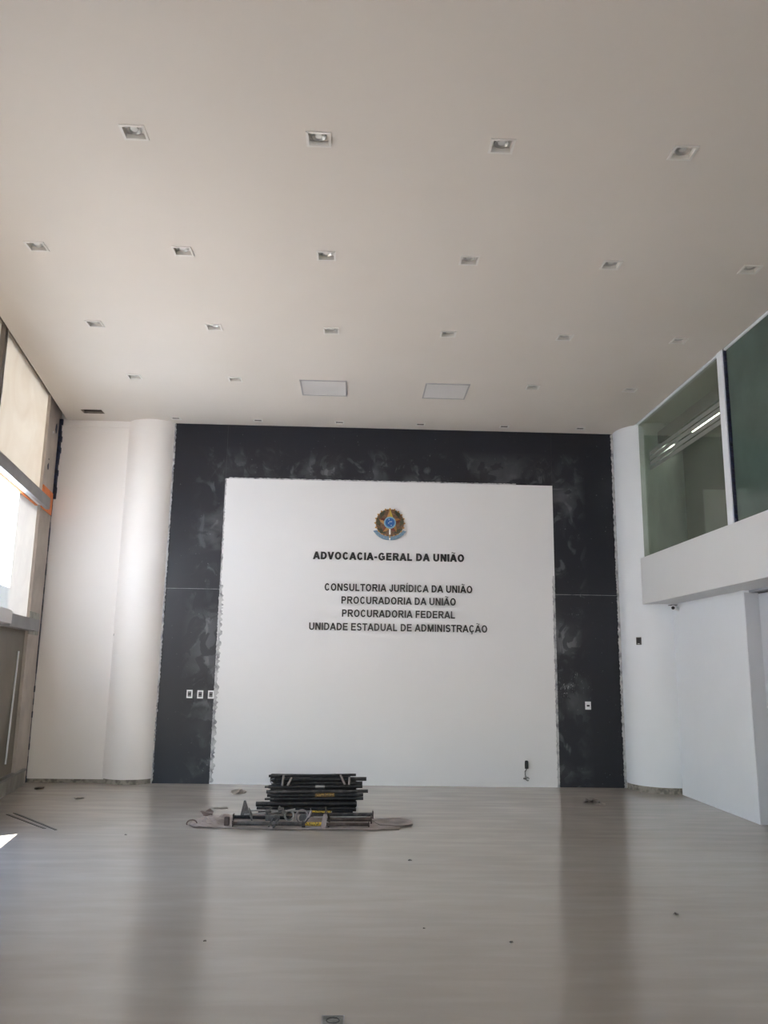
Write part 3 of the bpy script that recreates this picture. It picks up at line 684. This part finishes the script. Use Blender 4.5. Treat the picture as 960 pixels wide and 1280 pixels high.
# ------------------------------------------------------------------ emblem
ex, ez = 0.495, 3.705
em = thing('wall_emblem', 'round coloured coat of arms with gold star, blue disc and blue ribbon above the lettering', 'emblem', (ex, YF, ez))
def star(m, n, r0, r1, y0, y1, rot=0.0, cx=ex, cz=ez, ridge=0.0):
    pts = []
    for k in range(2 * n):
        a = math.pi / 2 + rot + k * math.pi / n; r = r0 if k % 2 == 0 else r1; pts.append((cx + r * math.cos(a), cz + r * math.sin(a)))
    A = [m.bm.verts.new((u, y0, v)) for u, v in pts]; B = [m.bm.verts.new((u, y1, v)) for u, v in pts]; c = m.bm.verts.new((cx, y1 - ridge, cz))
    for k in range(2 * n):
        m.bm.faces.new((A[k], A[(k + 1) % (2 * n)], B[(k + 1) % (2 * n)], B[k])); m.bm.faces.new((B[k], B[(k + 1) % (2 * n)], c))
    m.bm.faces.new(A)
m = MB(); star(m, 20, 0.232, 0.196, YF + .002, YF - .014, ridge=.01); m.build('sunburst', M_GOLD, em)
m = MB(); star(m, 20, 0.214, 0.180, YF - .012, YF - .022, rot=math.pi / 20, ridge=.006); m.build('sunburst_inner', M_BRONZE, em)
for sgn in (-1, 1):      # wreath branches
    for k in range(9):
        a = math.pi / 2 + sgn * (0.32 + k * 0.27); rr = 0.172
        c = Vector((ex + rr * math.cos(a), YF - .028, ez + rr * math.sin(a))); ta = a + sgn * 0.5 + (0 if sgn > 0 else math.pi) + math.pi / 2
        m = MB(); L2 = 0.050; W2 = 0.023; pts = []
        for q in range(10):
            b = 6.2832 * q / 10; u, v = L2 * math.cos(b), W2 * math.sin(b) * (1 - .35 * math.cos(b)); pts.append((c.x + u * math.cos(ta) - v * math.sin(ta), c.z + u * math.sin(ta) + v * math.cos(ta)))
        m.prism(pts, 'y', YF - .018, YF - .034); m.build('wreath_leaf', M_LEAFG if k % 3 else M_BRONZE, em, bevel=0.002)
# faceted five-pointed star: light and dark half of every point
for k in range(5):
    a = math.pi / 2 + k * 2 * math.pi / 5; tip = (ex + 0.205 * math.cos(a), YF - .030, ez + 0.205 * math.sin(a)); cc = (ex, YF - .058, ez)
    for s2, mm in ((1, M_GOLD), (-1, M_REDBR)):
        b = a + s2 * math.pi / 5; inn = (ex + 0.088 * math.cos(b), YF - .030, ez + 0.088 * math.sin(b))
        m = MB(); m.quad(tip, inn, cc); P = [(p[0], YF - .016, p[2]) for p in (tip, inn)]
        m.quad(tip, inn, P[1], P[0]); m.quad(tip, cc, (ex, YF - .016, ez), P[0]); m.build('star_facet', (M_YGREEN if k == 0 and s2 < 0 else mm), em)
def disc(m, r, y0, y1, cx=ex, cz=ez, n=28):
    m.tube([(cx, y0, cz), (cx, y1, cz)], r, n)
m = MB(); disc(m, 0.088, YF - .03, YF - .064); m.build('disc_rim', M_PALEBLUE, em, smooth=True)
m = MB(); disc(m, 0.068, YF - .06, YF - .072); m.build('disc', M_BLUE, em, smooth=True)
for dx, dz in ((-.015, .045), (.018, -.042), (0, .01), (-.02, -.01), (.02, .012)):
    m = MB(); star(m, 5, 0.010, 0.004, YF - .071, YF - .075, cx=ex + dx, cz=ez + dz); m.build('small_star', M_WHITEEN, em)
MB().box(ex - .011, ex + .011, YF - .052, YF - .02, ez - .175, ez - .095).build('sword_grip', M_WHITEEN, em)
MB().box(ex - .006, ex + .006, YF - .05, YF - .02, ez - .235, ez - .175).build('sword_blade', M_GOLD, em)
for sgn in (-1, 1):
    m = MB(); n = 12; up, lo = [], []
    for k in range(n + 1):
        a = math.radians(-90 + sgn * (2 + k * 57 / n)); w = 0.026 * (1 - .15 * k / n)
        ro = 0.232 + 0.0012 * k; up.append((ex + sgn * abs((ro - w) * math.cos(a)), ez + .005 + (ro - w) * math.sin(a))); lo.append((ex + sgn * abs((ro + w) * math.cos(a)) , ez + .005 + (ro + w) * math.sin(a)))
    lo[-1] = (lo[-1][0] + sgn * .012, lo[-1][1] + .01)
    m.prism(up + lo[::-1], 'y', YF + .002, YF - .040); m.build('ribbon', M_RIBBON, em)
m = MB(); disc(m, 0.012, YF - .03, YF - .056, cz=ez - .238, n=12); m.build('ribbon_stud', M_WHITEEN, em)

# ------------------------------------------------------------------ wall plates
def wall_plate(x, z, label, kind):
    t = thing('wall_outlet', label, 'outlet', (x, YB, z), 'outlets on the black wall' if kind == 'frame' else None)
    w, h = 0.041, 0.056; m = MB()
    if kind == 'frame':
        a, b = 0.024, 0.036
        for q in ((-w, w, b, h), (-w, w, -h, -b), (-w, -a, -b, b), (a, w, -b, b)): m.box(x + q[0], x + q[1], YB - .010, YB + .001, z + q[2], z + q[3])
        m.build('cover_frame', M_PLASTIC, t)
        MB().box(x - a, x + a, YB - .004, YB + .001, z - b, z + b).build('insert', M_DARKPL, t)
        for k in (-1, 0, 1): MB().box(x - .017, x + .017, YB - .008, YB - .004, z + k * .022 - .008, z + k * .022 + .008).build('module', M_WIRE if k else M_BLACKPL, t)
    else:
        m.box(x - w, x + w, YB - .010, YB + .001, z - h, z + h); m.build('cover_plate', M_PLASTIC, t, bevel=0.003)
        MB().box(x - .020, x + .020, YB - .014, YB - .009, z - .013, z + .010).build('socket', M_BLACKPL, t)
wall_plate(-2.292, 1.207, 'white framed wall outlet on the left black strip, leftmost of three', 'frame')
wall_plate(-2.143, 1.203, 'white framed wall outlet on the left black strip, middle of three', 'frame')
wall_plate(-1.993, 1.203, 'white framed wall outlet on the left black strip, rightmost of three, touching the white board', 'frame')
wall_plate(3.366, 1.121, 'single white wall outlet with a dark socket on the right black strip', 'plate')
# open box on the right column
def col_pt(px, py):
    d = CW * F_PX + CR * (px - 480) - CU * (py - 640); cx, cy, r = 4.37, 11.58, 0.5
    a = d.x ** 2 + d.y ** 2; b = -2 * (d.x * cx + d.y * cy); c = cx * cx + cy * cy - r * r; t_ = (-b - math.sqrt(b * b - 4 * a * c)) / (2 * a)
    return Vector((0, 0, EYE)) + d * t_
p = col_pt(798.8, 801.3); nrm = Vector((p.x - 4.37, p.y - 11.58, 0)).normalized(); rot = Matrix.Translation(p) @ nrm.to_track_quat('-Y', 'Z').to_matrix().to_4x4()
t = thing('open_switch_box', 'open grey switch box with black wiring on the right round column', 'switch', p)
m = MB(); a, b = 0.036, 0.052
for q in ((-a, a, b - .01, b), (-a, a, -b, -b + .01), (-a, -a + .012, -b, b), (a - .01, a, -b, b)): m.box(q[0], q[1], -.014, .004, q[2], q[3], rot)
m.build('box_rim', M_GREYIRON, t)
MB().box(-a, a, -.004, .003, -b, b, rot).build('box_inside', M_DARKPL, t)
m = MB(); m.tube([rot @ Vector(q) for q in ((-.015, -.008, .035), (.012, -.014, .02), (-.012, -.016, 0), (.016, -.012, -.018))], .006, 6); m.build('wire', M_BLACKPL, t, smooth=True)
MB().box(-.016, .012, -.013, -.003, -.041, -.034, rot).build('terminal', M_PLASTIC, t)

# hanging plug on the white board
px_ = at(657.8, 955.5, 1, YF); t = thing('hanging_cable_plug', 'black plug with a grey cable end hanging low on the white board', 'plug', (px_.x, YF, px_.z))
m = MB(); m.tube([(px_.x, YF - .022, px_.z + .055), (px_.x, YF - .022, px_.z + .045), (px_.x, YF - .022, px_.z), (px_.x, YF - .022, px_.z - .055)], [.014, .024, .027, .026], 14); m.build('plug_body', M_BLACKPL, t, smooth=True)
m = MB(); zz = px_.z; m.tube([(px_.x, YF - .02, zz - .05), (px_.x - .004, YF - .014, zz - .07), (px_.x - .022, YF - .01, zz - .095), (px_.x - .02, YF - .008, zz - .13), (px_.x - .012, YF - .008, zz - .16), (px_.x - .018, YF - .01, zz - .185)], .007, 8); m.build('cable', M_WIRE, t, smooth=True)
m = MB(); m.tube([(px_.x + .02 * math.cos(a) + .012, YF - .02, zz - .195 + .022 * math.sin(a)) for a in [k * .55 for k in range(11)]], .006, 8); m.build('wire_loop', M_WIRE, t, smooth=True)
m = MB(); m.tube([(px_.x - .045, YF - .01, zz - .188), (px_.x - .012, YF - .012, zz - .195)], .009, 8); m.build('wire_end', M_GREYIRON, t, smooth=True)

# bullet camera under the fascia
t = thing('security_camera', 'small white bullet security camera under the fascia beside the right round column', 'camera', (4.435, 10.92, 2.50))
c0 = at(841.5, 759.8, 1, 10.80)
m = MB(); m.tube([c0 + Vector((0, 0, 0)), c0 + Vector((.035, .07, .012)), c0 + Vector((.07, .14, .02))], [.034, .036, .030], 16); m.build('body', M_PLASTIC, t, smooth=True)
m = MB(); m.tube([c0 + Vector((-.008, -.014, -.002)), c0 + Vector((.003, .006, 0))], .022, 14); m.build('lens', M_BLACKPL, t)
m = MB(); b0 = Vector((4.42, 10.90, c0.z - .012)); m.tube([c0 + Vector((.06, .11, .0)), b0 + Vector((-.02, 0, 0)), b0 + Vector((.017, 0, 0))], [.014, .016, .03], 10); m.build('bracket', M_PLASTIC, t, smooth=True)
m = MB(); m.box(c0.x - .03, c0.x + .055, c0.y - .02, c0.y + .10, c0.z + .036, c0.z + .042); m.build('sun_shade', M_GREYIRON, t)

# ------------------------------------------------------------------ floor bits
def scrap(name, px, py, w, d, h, m_, label, cat, seed, curl=0.5):
    rnd = random.Random(seed); p = at(px, py, 2, 0); m = MB(); n = 6; V = []
    for i in range(n + 1):
        row = []
        for j in range(4):
            u, v = (i / n - .5), (j / 3 - .5); e = (1 - abs(2 * u) ** 2 * .7)
            z = .0015 + h * max(0, (rnd.uniform(-.1, .7) + curl * abs(v) * 1.4) * (1 - abs(u)))
            row.append(m.bm.verts.new((p.x + u * w + rnd.uniform(-.06, .06) * w, p.y + v * d * e + rnd.uniform(-.1, .1) * d, z)))
        V.append(row)
    for i in range(n):
        for j in range(3): m.bm.faces.new((V[i][j], V[i + 1][j], V[i + 1][j + 1], V[i][j + 1]))
    g = bmesh.ops.extrude_face_region(m.bm, geom=m.bm.faces[:])
    for v in g['geom']:
        if isinstance(v, bmesh.types.BMVert): v.co.z += 0.003
    o = m.build(name, m_); lo = min(v.co.z for v in o.data.vertices); o.data.transform(Matrix.Translation((-p.x, -p.y, -lo))); o.location = (p.x, p.y, 0.0005)
    return tag(o, label, cat)
scrap('crumpled_scrap', 739, 1003.5, .20, .20, .055, M_TRASH, 'dark crumpled scrap on the floor before the right black strip', 'scrap', 3)
scrap('paper_scrap', 750, 1005.5, .16, .16, .015, M_TRASH2, 'flat grey scrap lying half under the dark crumpled scrap', 'scrap', 5, .2)
scrap('card_scrap', 299, 990, .20, .34, .02, M_TRASH2, 'torn brown card scrap on the floor left of the tube stack', 'scrap', 8, .2)
scrap('card_scrap', 276, 1010.5, .15, .10, .01, M_TRASH2, 'small flat card scrap just behind the cardboard sheet', 'scrap', 9, .2)
scrap('rubble_bit', 49, 985.5, .11, .16, .03, M_TRASH, 'dark bit of rubble on the floor beside the concrete pillar', 'rubble', 12)
scrap('rubble_bit', 99, 997.5, .11, .12, .012, M_TRASH2, 'pale flaky debris on the floor before the left white wall', 'rubble', 14, .2)
for k, (px, py, s, lab) in enumerate(((639, 1178.5, .022, 'small dark crumb on the bare floor, right of centre near the camera'), (512.5, 1076, .03, 'small dark crumb on the floor in front of the tube stack'), (845, 1143.5, .034, 'tiny dark sliver on the floor at the lower right'), (256, 1177, .018, 'small dark crumb on the floor at the lower left'), (157, 1044, .02, 'tiny dark crumb on the floor left of the cardboard'), (530, 1161, .014, 'tiny dark crumb on the floor near the centre'))):
    scrap('floor_crumb', px, py, s, s * .8, s * .4, M_TRASH, lab, 'crumb', 20 + k)
for k, (a, b, lab) in enumerate((((9, 1018), (56, 1036), 'thin dark strip on the floor by the curb, nearer the camera of two'), ((18, 1016.5), (70, 1037.5), 'thin dark strip on the floor by the curb, farther of two'))):  # flat dark strips laid over two dark streaks on the floor
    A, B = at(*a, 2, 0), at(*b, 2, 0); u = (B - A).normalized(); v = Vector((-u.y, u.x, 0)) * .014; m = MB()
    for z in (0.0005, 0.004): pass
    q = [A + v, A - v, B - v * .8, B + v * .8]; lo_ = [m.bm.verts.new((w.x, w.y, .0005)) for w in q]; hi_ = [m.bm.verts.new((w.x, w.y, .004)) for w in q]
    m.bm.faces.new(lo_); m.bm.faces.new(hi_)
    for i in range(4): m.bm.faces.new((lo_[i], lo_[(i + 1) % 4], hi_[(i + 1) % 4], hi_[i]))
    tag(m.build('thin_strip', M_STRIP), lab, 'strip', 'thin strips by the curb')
# floor box cut by the lower frame edge
fx0, fx1, fy1 = -0.112, -0.004, 4.146; fy0 = fy1 - .11
t = thing('floor_outlet_box', 'small square metal floor box at the bottom edge of the picture', 'floor box', ((fx0 + fx1) / 2, (fy0 + fy1) / 2, 0))
m = MB()
for q in ((fx0, fx1, fy0, fy0 + .008), (fx0, fx1, fy1 - .008, fy1), (fx0, fx0 + .008, fy0, fy1), (fx1 - .008, fx1, fy0, fy1)): m.box(*q, 0.0005, .004)
m.build('rim', M_GALV, t)
MB().box(fx0 + .008, fx1 - .008, fy0 + .008, fy1 - .008, .0005, .0025).build('lid', M_BOXMETAL, t)
m = MB(); cx_, cy_ = (fx0 + fx1) / 2, (fy0 + fy1) / 2; m.tube([(cx_ + .03 * math.cos(a * .5236), cy_ + .03 * math.sin(a * .5236), .0025) for a in range(13)], .0022, 6); m.build('ring', M_DARKPL, t)

# ------------------------------------------------------------------ cardboard sheets
def sheet(name, outline, z0, m_, label, seed, lumps=0.008, cat='cardboard', lift=0.0):
    """crumpled flat sheet from pixel outline on the floor"""
    rnd = random.Random(seed); P = [at(x, y, 2, 0) for x, y in outline]
    m = MB(); vs = [m.bm.verts.new((p.x, p.y, z0)) for p in P]; f = m.bm.faces.new(vs)
    bmesh.ops.triangulate(m.bm, faces=[f]); bmesh.ops.subdivide_edges(m.bm, edges=m.bm.edges[:], cuts=5, use_grid_fill=True)
    for v in m.bm.verts: v.co.z = z0 + abs(math.sin(v.co.x * 9 + seed) * math.cos(v.co.y * 13)) * lumps + rnd.uniform(0, lumps * .3) + (rnd.uniform(.2, .6) * lift if v.is_boundary and v.co.y < 8.56 else 0) + (rnd.uniform(0, 2.2) * lift if v.co.x < -1.30 else 0)
    g = bmesh.ops.extrude_face_region(m.bm, geom=m.bm.faces[:])
    for v in g['geom']:
        if isinstance(v, bmesh.types.BMVert): v.co.z += 0.005
    o = m.build(name, m_); return tag(o, label, cat)
sheet('cardboard_sheet', [(236, 1035), (243, 1027), (262, 1022), (290, 1020), (380, 1016), (465, 1020), (474, 1027), (500, 1032), (499, 1037.5), (470, 1038.5), (330, 1038), (275, 1036)], 0.001, M_CARD, 'long worn brown cardboard sheet spread under the tube stack', 2, 0.003, lift=0.014)
sheet('cardboard_sheet', [(462, 1026), (500, 1023.5), (514, 1027), (516, 1033), (505, 1034.5), (475, 1034)], 0.012, M_CARD, 'torn grey-brown cardboard flap sticking out right of the props', 5, 0.006)
sheet('cardboard_flap', [(250, 1021), (262, 1016.5), (267, 1018), (265, 1022), (255, 1024)], 0.022, M_CARDEDGE, 'dark curled cardboard flap at the left end of the sheet', 7, 0.03)
m = MB(); a0 = at(240, 1029, 2, 0.02); m.tube([(a0.x + .05 * math.cos(k * .5) , a0.y - .01 * k * .3, 0.045 + .035 * math.sin(k * .5)) for k in range(8)], .007, 6)
lo = min(v.co.z for v in m.bm.verts); bmesh.ops.translate(m.bm, verts=m.bm.verts[:], vec=(0, 0, .006 - lo)); tag(m.build('curled_strap', M_CARDEDGE, smooth=True), 'small curled strap at the left tip of the cardboard sheet', 'strap')

# ------------------------------------------------------------------ stack of tubes
YS = 9.42
def prop_tube(pxa, pya, pxb, pyb, rad, y, m_, label, thin_end=0, group='black steel tubes in the stack', hol=0.75, zfix=None):
    A, B = at(pxa, pya, 1, y), at(pxb, pyb, 1, y)
    if zfix is not None: A.z = B.z = zfix
    t = thing('steel_tube', label, 'steel tube', (A.x, y, min(A.z, B.z) - rad), group)
    if thin_end:   # telescoped inner tube at one end
        u = (B - A).normalized() * thin_end
        if thin_end > 0: M0 = A + u; m = MB(); m.tube([A, M0 + (B - A).normalized() * .02], rad * .62, 12, hollow=.7); a, b = M0, B
        else: M0 = B + u; m = MB(); m.tube([M0 - (B - A).normalized() * .02, B], rad * .62, 12, hollow=.7); a, b = A, M0
        m.build('inner_tube', M_BLACKDUST, t, smooth=True)
    else: a, b = A, B
    m = MB(); m.tube([a, b], rad, 14, hollow=hol); m.build('outer_tube', m_, t, smooth=True)
    c = a + (b - a) * 0.06; d_ = (b - a).normalized() * .02
    m = MB(); m.tube([c, c + d_], rad * 1.08, 14); m.build('collar', m_, t, smooth=True)
    return t, a, b
def stencil(t, a, b, f0, f1, rad, m_, name='stencil_band'):
    m = MB(); m.tube([a + (b - a) * f0, a + (b - a) * f1], rad * 1.02, 14); m.build(name, m_, t, smooth=True)
base = at(400, 1012, 1, YS).z
front = [  # px left, px right, py, radius, material, thin end, label
    (320, 446, 1005.0, .026, M_BLACKMETAL, 0, 'thick black tube, lowest clearly seen one at the front of the stack'),
    (331, 454, 998.7, .0185, M_BLACKMETAL, .10, 'black tube with a thin inner end, second row up in the stack'),
    (334, 454, 994.2, .0185, M_BLACKMETAL, 0, 'black tube with a faded ochre marking at the right of the stack'),
    (333, 460, 989.6, .0185, M_BLACKDUST, 0, 'dusty black tube reaching farthest right, mid height of the stack'),
    (331, 453, 983.6, .0185, M_BLACKMETAL, .04, 'black tube bearing a pale scratch, under the short braces of the stack'),
]
for i, (xa, xb, py, rad, m_, te, lab) in enumerate(front):
    t, a, b = prop_tube(xa, py, xb, py + (-.8), rad, YS - (0.03 if i == 0 else 0), m_, lab, te)
    if i == 2: stencil(t, a, b, .50, .70, rad, M_OCHRE)
    if i == 4: stencil(t, a, b, .50, .60, rad, M_GALV, 'scratch_band')
    if i == 4: top_z = a.z
# row lying on the cardboard below, partly hidden by the props
for k, (xa, xb, py) in enumerate(((321, 444, 1010.5), (323, 441, 1014.5))):
    prop_tube(xa, py, xb, py, .017, YS - .055 - .045 * k, M_BLACKMETAL, ('black tube in the shade under the thick black tube of the stack', 'black tube at the very bottom of the stack behind the props')[k])
# tubes filling the stack behind
hid = 'plain black steel tube buried in the stack behind its front tubes'
zl = 0.028
for layer in range(9):
    z = zl + layer * 0.044
    for j in range(3):
        x0 = -0.88 + random.uniform(-.05, .05); x1 = 0.02 + random.uniform(-.06, .06)
        y = YS + .10 + j * .050
        t = thing('steel_tube', hid, 'steel tube', (x0, y, z - .021), 'buried tubes of the stack')
        m = MB(); m.tube([(x0, y, z), (x1, y, z)], .021, 12, hollow=.75); m.build('outer_tube', M_BLACKMETAL, t, smooth=True)
# top frame: tubes joined by short braces
fr = thing('scaffold_frame', 'black tubular frame with short grey slanting braces lying on top of the stack', 'frame', (-.9, YS, top_z))
pts = []
for (xa, ya, xb, yb, rad, dy) in ((336, 970, 445, 968.6, .014, .02), (343, 974.2, 458, 973.6, .021, -.005), (345, 979.0, 453, 978.6, .018, .015)):
    A, B = at(xa, ya, 1, YS + dy), at(xb, yb, 1, YS + dy); m = MB(); m.tube([A, B], rad, 14, hollow=.75); m.build('rail', M_BLACKMETAL, fr, smooth=True)
for (xa, ya, xb, yb) in ((354.5, 969, 352.8, 982), (364.5, 972, 359.5, 982), (425.5, 968.5, 431, 980.5), (437, 971.5, 436.3, 981)):
    A, B = at(xa, ya, 1, YS - .035), at(xb, yb, 1, YS - .035); m = MB(); m.tube([A, B], [.011, .013], 8); m.build('brace', M_PINKIRON, fr, smooth=True)
m = MB(); c = at(342, 976.5, 1, YS - .01); m.tube([(c.x + .035 * math.cos(k * .48), YS - .01, c.z + .028 * math.sin(k * .48)) for k in range(10)], .005, 6); m.build('wire_hook', M_WIRE, fr, smooth=True)

# ------------------------------------------------------------------ adjustable props in front, on the cardboard
YP = 8.98
def P3(px, py, y=YP): return at(px, py, 1, y)
def prop(label, xa, ya, xb, yb, rad, y, m_, plate_a=None, plate_b=None, thread=None, sten=None, name='adjustable_prop'):
    A, B = P3(xa, ya, y), P3(xb, yb, y); t = thing(name, label, 'prop', (A.x, y, 0.01), 'adjustable props in front of the stack'); u = (B - A).normalized()
    m = MB(); m.tube([A, B], rad, 14, hollow=.7); m.build('tube', m_, t, smooth=True)
    for plate, P in ((plate_a, A), (plate_b, B)):
        if plate:
            s = plate; m = MB(); m.box(P.x - .006, P.x + .006, y - s, y + s, P.z - s, P.z + s); m.build('end_plate', M_RUST, t, bevel=.002)
    if thread:
        f0, f1, m2 = thread; a, b = A + (B - A) * f0, A + (B - A) * f1; n = max(6, int((b - a).length / .009)); q, rr = [], []
        for i in range(2 * n + 1): q.append(a + (b - a) * i / (2 * n)); rr.append(rad * (1.28 if i % 2 else 1.05))
        m = MB(); m.tube(q, rr, 12); m.build('thread', m2, t)
    if sten: m = MB(); m.tube([A + (B - A) * sten[0], A + (B - A) * sten[1]], rad * 1.03, 14); m.build('stencil_band', sten[2], t, smooth=True)
    return t, A, B
t1, A, B = prop('brown prop with a grey threaded length and yellow marking, frontmost on the cardboard', 291, 1029.2, 404, 1030, .018, 8.63, M_RUST, .030, None, (.05, .76, M_GREYIRON), (.80, .99, M_YELLOW))
m = MB(); m.tube([A + (B - A) * .765, A + (B - A) * .80], .036, 16); m.build('collar_nut', M_BLACKDUST, t1, smooth=True)
for f, s in ((.42, 1), (.80, -1)):
    c = A + (B - A) * f; m = MB(); m.tube([c + Vector((-.02, -.03, -.025 * s - .01)), c + Vector((0, -.03, .02)), c + Vector((.035, -.03, .065))], [.006, .011, .007], 8); m.build('nut_handle', M_GREYIRON if s > 0 else M_BLACKDUST, t1, smooth=True)
t2, A, B = prop('dark brown prop tube ending in a plate at the right, upper of the right-hand ones', 385, 1018.5, 466, 1018, .019, 9.10, M_BLACKDUST, None, .040)
t3, A, B = prop('dark brown prop tube with square end plate, middle of the right-hand ones', 404, 1024.5, 464, 1024.5, .018, 8.86, M_RUST, None, .036)
t4, A, B = prop('brown prop tube with end plate, lowest of the right-hand ones', 408, 1030.2, 461, 1030.3, .017, 8.655, M_RUST, None, .024)
t5, A, B = prop('dark prop tube lying behind the threaded one at the left of the heap', 292, 1021.0, 366, 1022, .018, 9.02, M_BLACKMETAL, .032, None)
t6, A, B = prop('galvanised rod with yellow marking across the top of the heap', 312, 1012.8, 415, 1015, .010, 9.12, M_GALV, None, None, None, (.74, .99, M_YELLOW), 'steel_rod')
t7, A, B = prop('thin galvanised rod resting among the props at the left', 305, 1018.2, 352, 1014.6, .008, 8.93, M_GALV, None, None, None, None, 'steel_rod')
t8, A, B = prop('thin pale rod running right beneath the upper prop tubes', 392, 1021.3, 458, 1021.0, .007, 8.93, M_GALV, None, None, None, None, 'steel_rod')
for o in (t6, t7, t8): o['category'] = 'rod'; o['group'] = 'loose steel rods on the heap'
# upright triangular plate with foot
A, B, Cc = P3(300.5, 1019, 8.95), P3(313, 1019.5, 8.95), P3(306, 1000.5, 8.95)
t = thing('triangular_plate', 'grey triangular steel plate standing upright at the left of the heap', 'steel plate', (B.x, 8.95, A.z)); m = MB()
m.prism([(A.x, A.z), (B.x, B.z), (Cc.x + .012, Cc.z), (Cc.x - .008, Cc.z)], 'y', 8.945, 8.957); m.build('plate', M_GREYIRON, t)
a_, b_ = P3(313, 1021, 8.90), P3(311, 1010, 8.90); m = MB(); m.tube([P3(315, 1026, 8.90), P3(313.5, 1018, 8.90), P3(311.5, 1009.5, 8.90)], [.006, .017, .003], 8); m.build('lug', M_GREYIRON, t, smooth=True)
# rings and couplers
def ring(label, px, py, r, tr, y, m_, extra=None, name='steel_ring'):
    c = P3(px, py, y); t = thing(name, label, 'ring', (c.x, y, c.z - r), 'ring clamps on the heap')
    m = MB(); n = 24; V = []
    for i in range(n):
        a = 6.2832 * i / n; V.append([m.bm.verts.new((c.x + (r + tr * math.cos(b)) * math.cos(a), y + tr * 1.6 * math.sin(b), c.z + (r + tr * math.cos(b)) * math.sin(a))) for b in (0, 1.047, 2.094, 3.1416, 4.189, 5.236)])
    for i in range(n):
        for k in range(6): m.bm.faces.new((V[i][k], V[(i + 1) % n][k], V[(i + 1) % n][(k + 1) % 6], V[i][(k + 1) % 6]))
    m.build('band', m_, t, smooth=True); return t, c
t, c = ring('bright ring clamp with a bolt arm, left of the two rings on the heap', 361.5, 1019.2, .046, .011, 8.86, M_GALV)
m = MB(); m.tube([P3(354, 1014.8, 8.84), P3(369, 1011.8, 8.84)], .012, 10, hollow=.6); m.build('bolt_arm', M_GALV, t, smooth=True)
m = MB(); m.tube([P3(354.3, 1014.9, 8.82), P3(354.6, 1014.9, 8.80)], .022, 12); m.build('bolt_head', M_GREYIRON, t, smooth=True)
t, c = ring('dull brown ring clamp, right of the two rings on the heap', 377.5, 1020.3, .060, .011, 8.86, M_PINKIRON)
m = MB(); m.tube([(c.x + .01, 8.885, c.z - .02), (c.x + .01, 8.87, c.z - .02)], .042, 16); m.build('cup', M_GREYIRON, t, smooth=True)
m = MB(); m.tube([P3(386, 1023, 8.85), P3(389, 1014, 8.85), P3(388, 1010.5, 8.85)], [.012, .014, .006], 8); m.build('wedge', M_PINKIRON, t, smooth=True)
# upright pale coupler plate with pin
c = P3(405, 1026, 8.60); t = thing('coupler_plate', 'pale cement-stained upright coupler plate standing over the threaded prop', 'coupler', (c.x, 8.60, .01))
A, B = P3(403.2, 1035, 8.60), P3(406.5, 1017, 8.60)
m = MB(); w = .022; m.prism([(A.x - w, A.z), (A.x + w * 1.3, A.z), (B.x + w * 1.1, B.z - .02), (B.x + w * .6, B.z), (B.x - w * .7, B.z), (B.x - w, B.z - .02)], 'y', 8.565, 8.58); m.build('plate', M_PINKIRON, t, bevel=.003)
m = MB(); m.tube([P3(407.5, 1017, 8.61), P3(407.2, 1008.5, 8.61)], [.010, .006], 8); m.build('pin', M_RUST, t, smooth=True)
m = MB(); m.tube([P3(410.5, 1034, 8.63), P3(412, 1024, 8.80), P3(409.5, 1016, 8.63)], [.010, .013, .008], 8); m.build('curved_arm', M_RUST, t, smooth=True)
m = MB(); m.tube([P3(384, 1036, 8.56), P3(392, 1034.8, 8.56), P3(401, 1035.5, 8.56)], [.005, .011, .014], 8); m.build('foot', M_PINKIRON, t, smooth=True)
# wing nuts
for k, (pa, pb, pc, lab) in enumerate((((332, 1019, 8.88), (335.5, 1014, 8.88), (340, 1009.5, 8.88), 'grey wing nut sticking up at the left part of the heap'), ((349, 1007.5, 8.88), (351, 1012, 8.88), (353.5, 1016, 8.88), 'grey wing nut sticking up beside the bright ring'), ((341, 1037, 8.55), (343.5, 1030, 8.55), (347, 1024, 8.55), 'grey winged handle hanging in front of the threaded prop'))):
    c = P3(*pb); t = thing('wing_nut', lab, 'nut', (c.x, c.y, c.z - .03), 'wing nuts on the heap')
    m = MB(); m.tube([P3(*pa), c, P3(*pc)], [.008, .017, .006], 8); m.build('wing', M_GREYIRON, t, smooth=True)
    m = MB(); m.tube([c + Vector((-.028, .004, -.004)), c + Vector((.028, .004, .004))], .022, 6); m.build('hub', M_GREYIRON, t)
c = P3(342, 1022, 8.87); t = thing('clamp_body', 'chunky grey cast clamp lying in the middle of the heap', 'clamp', (c.x, c.y, c.z - .04))
m = MB(); m.box(c.x - .085, c.x + .06, 8.84, 8.90, c.z - .030, c.z + .028); m.build('jaw', M_GREYIRON, t, bevel=.010)
m = MB(); m.tube([c + Vector((.03, -.045, .0)), c + Vector((.03, .02, .0))], .036, 14, hollow=.5); m.build('eye', M_GREYIRON, t, smooth=True)
# dark saddle foot near the left plate
c = P3(286, 1027, 8.66); m = MB(); m.box(c.x - .045, c.x + .005, 8.635, 8.69, .014, c.z + .045)
tag(m.build('rusty_block', M_RUST, bevel=.008), 'rusty brown block at the left end of the threaded prop', 'block')
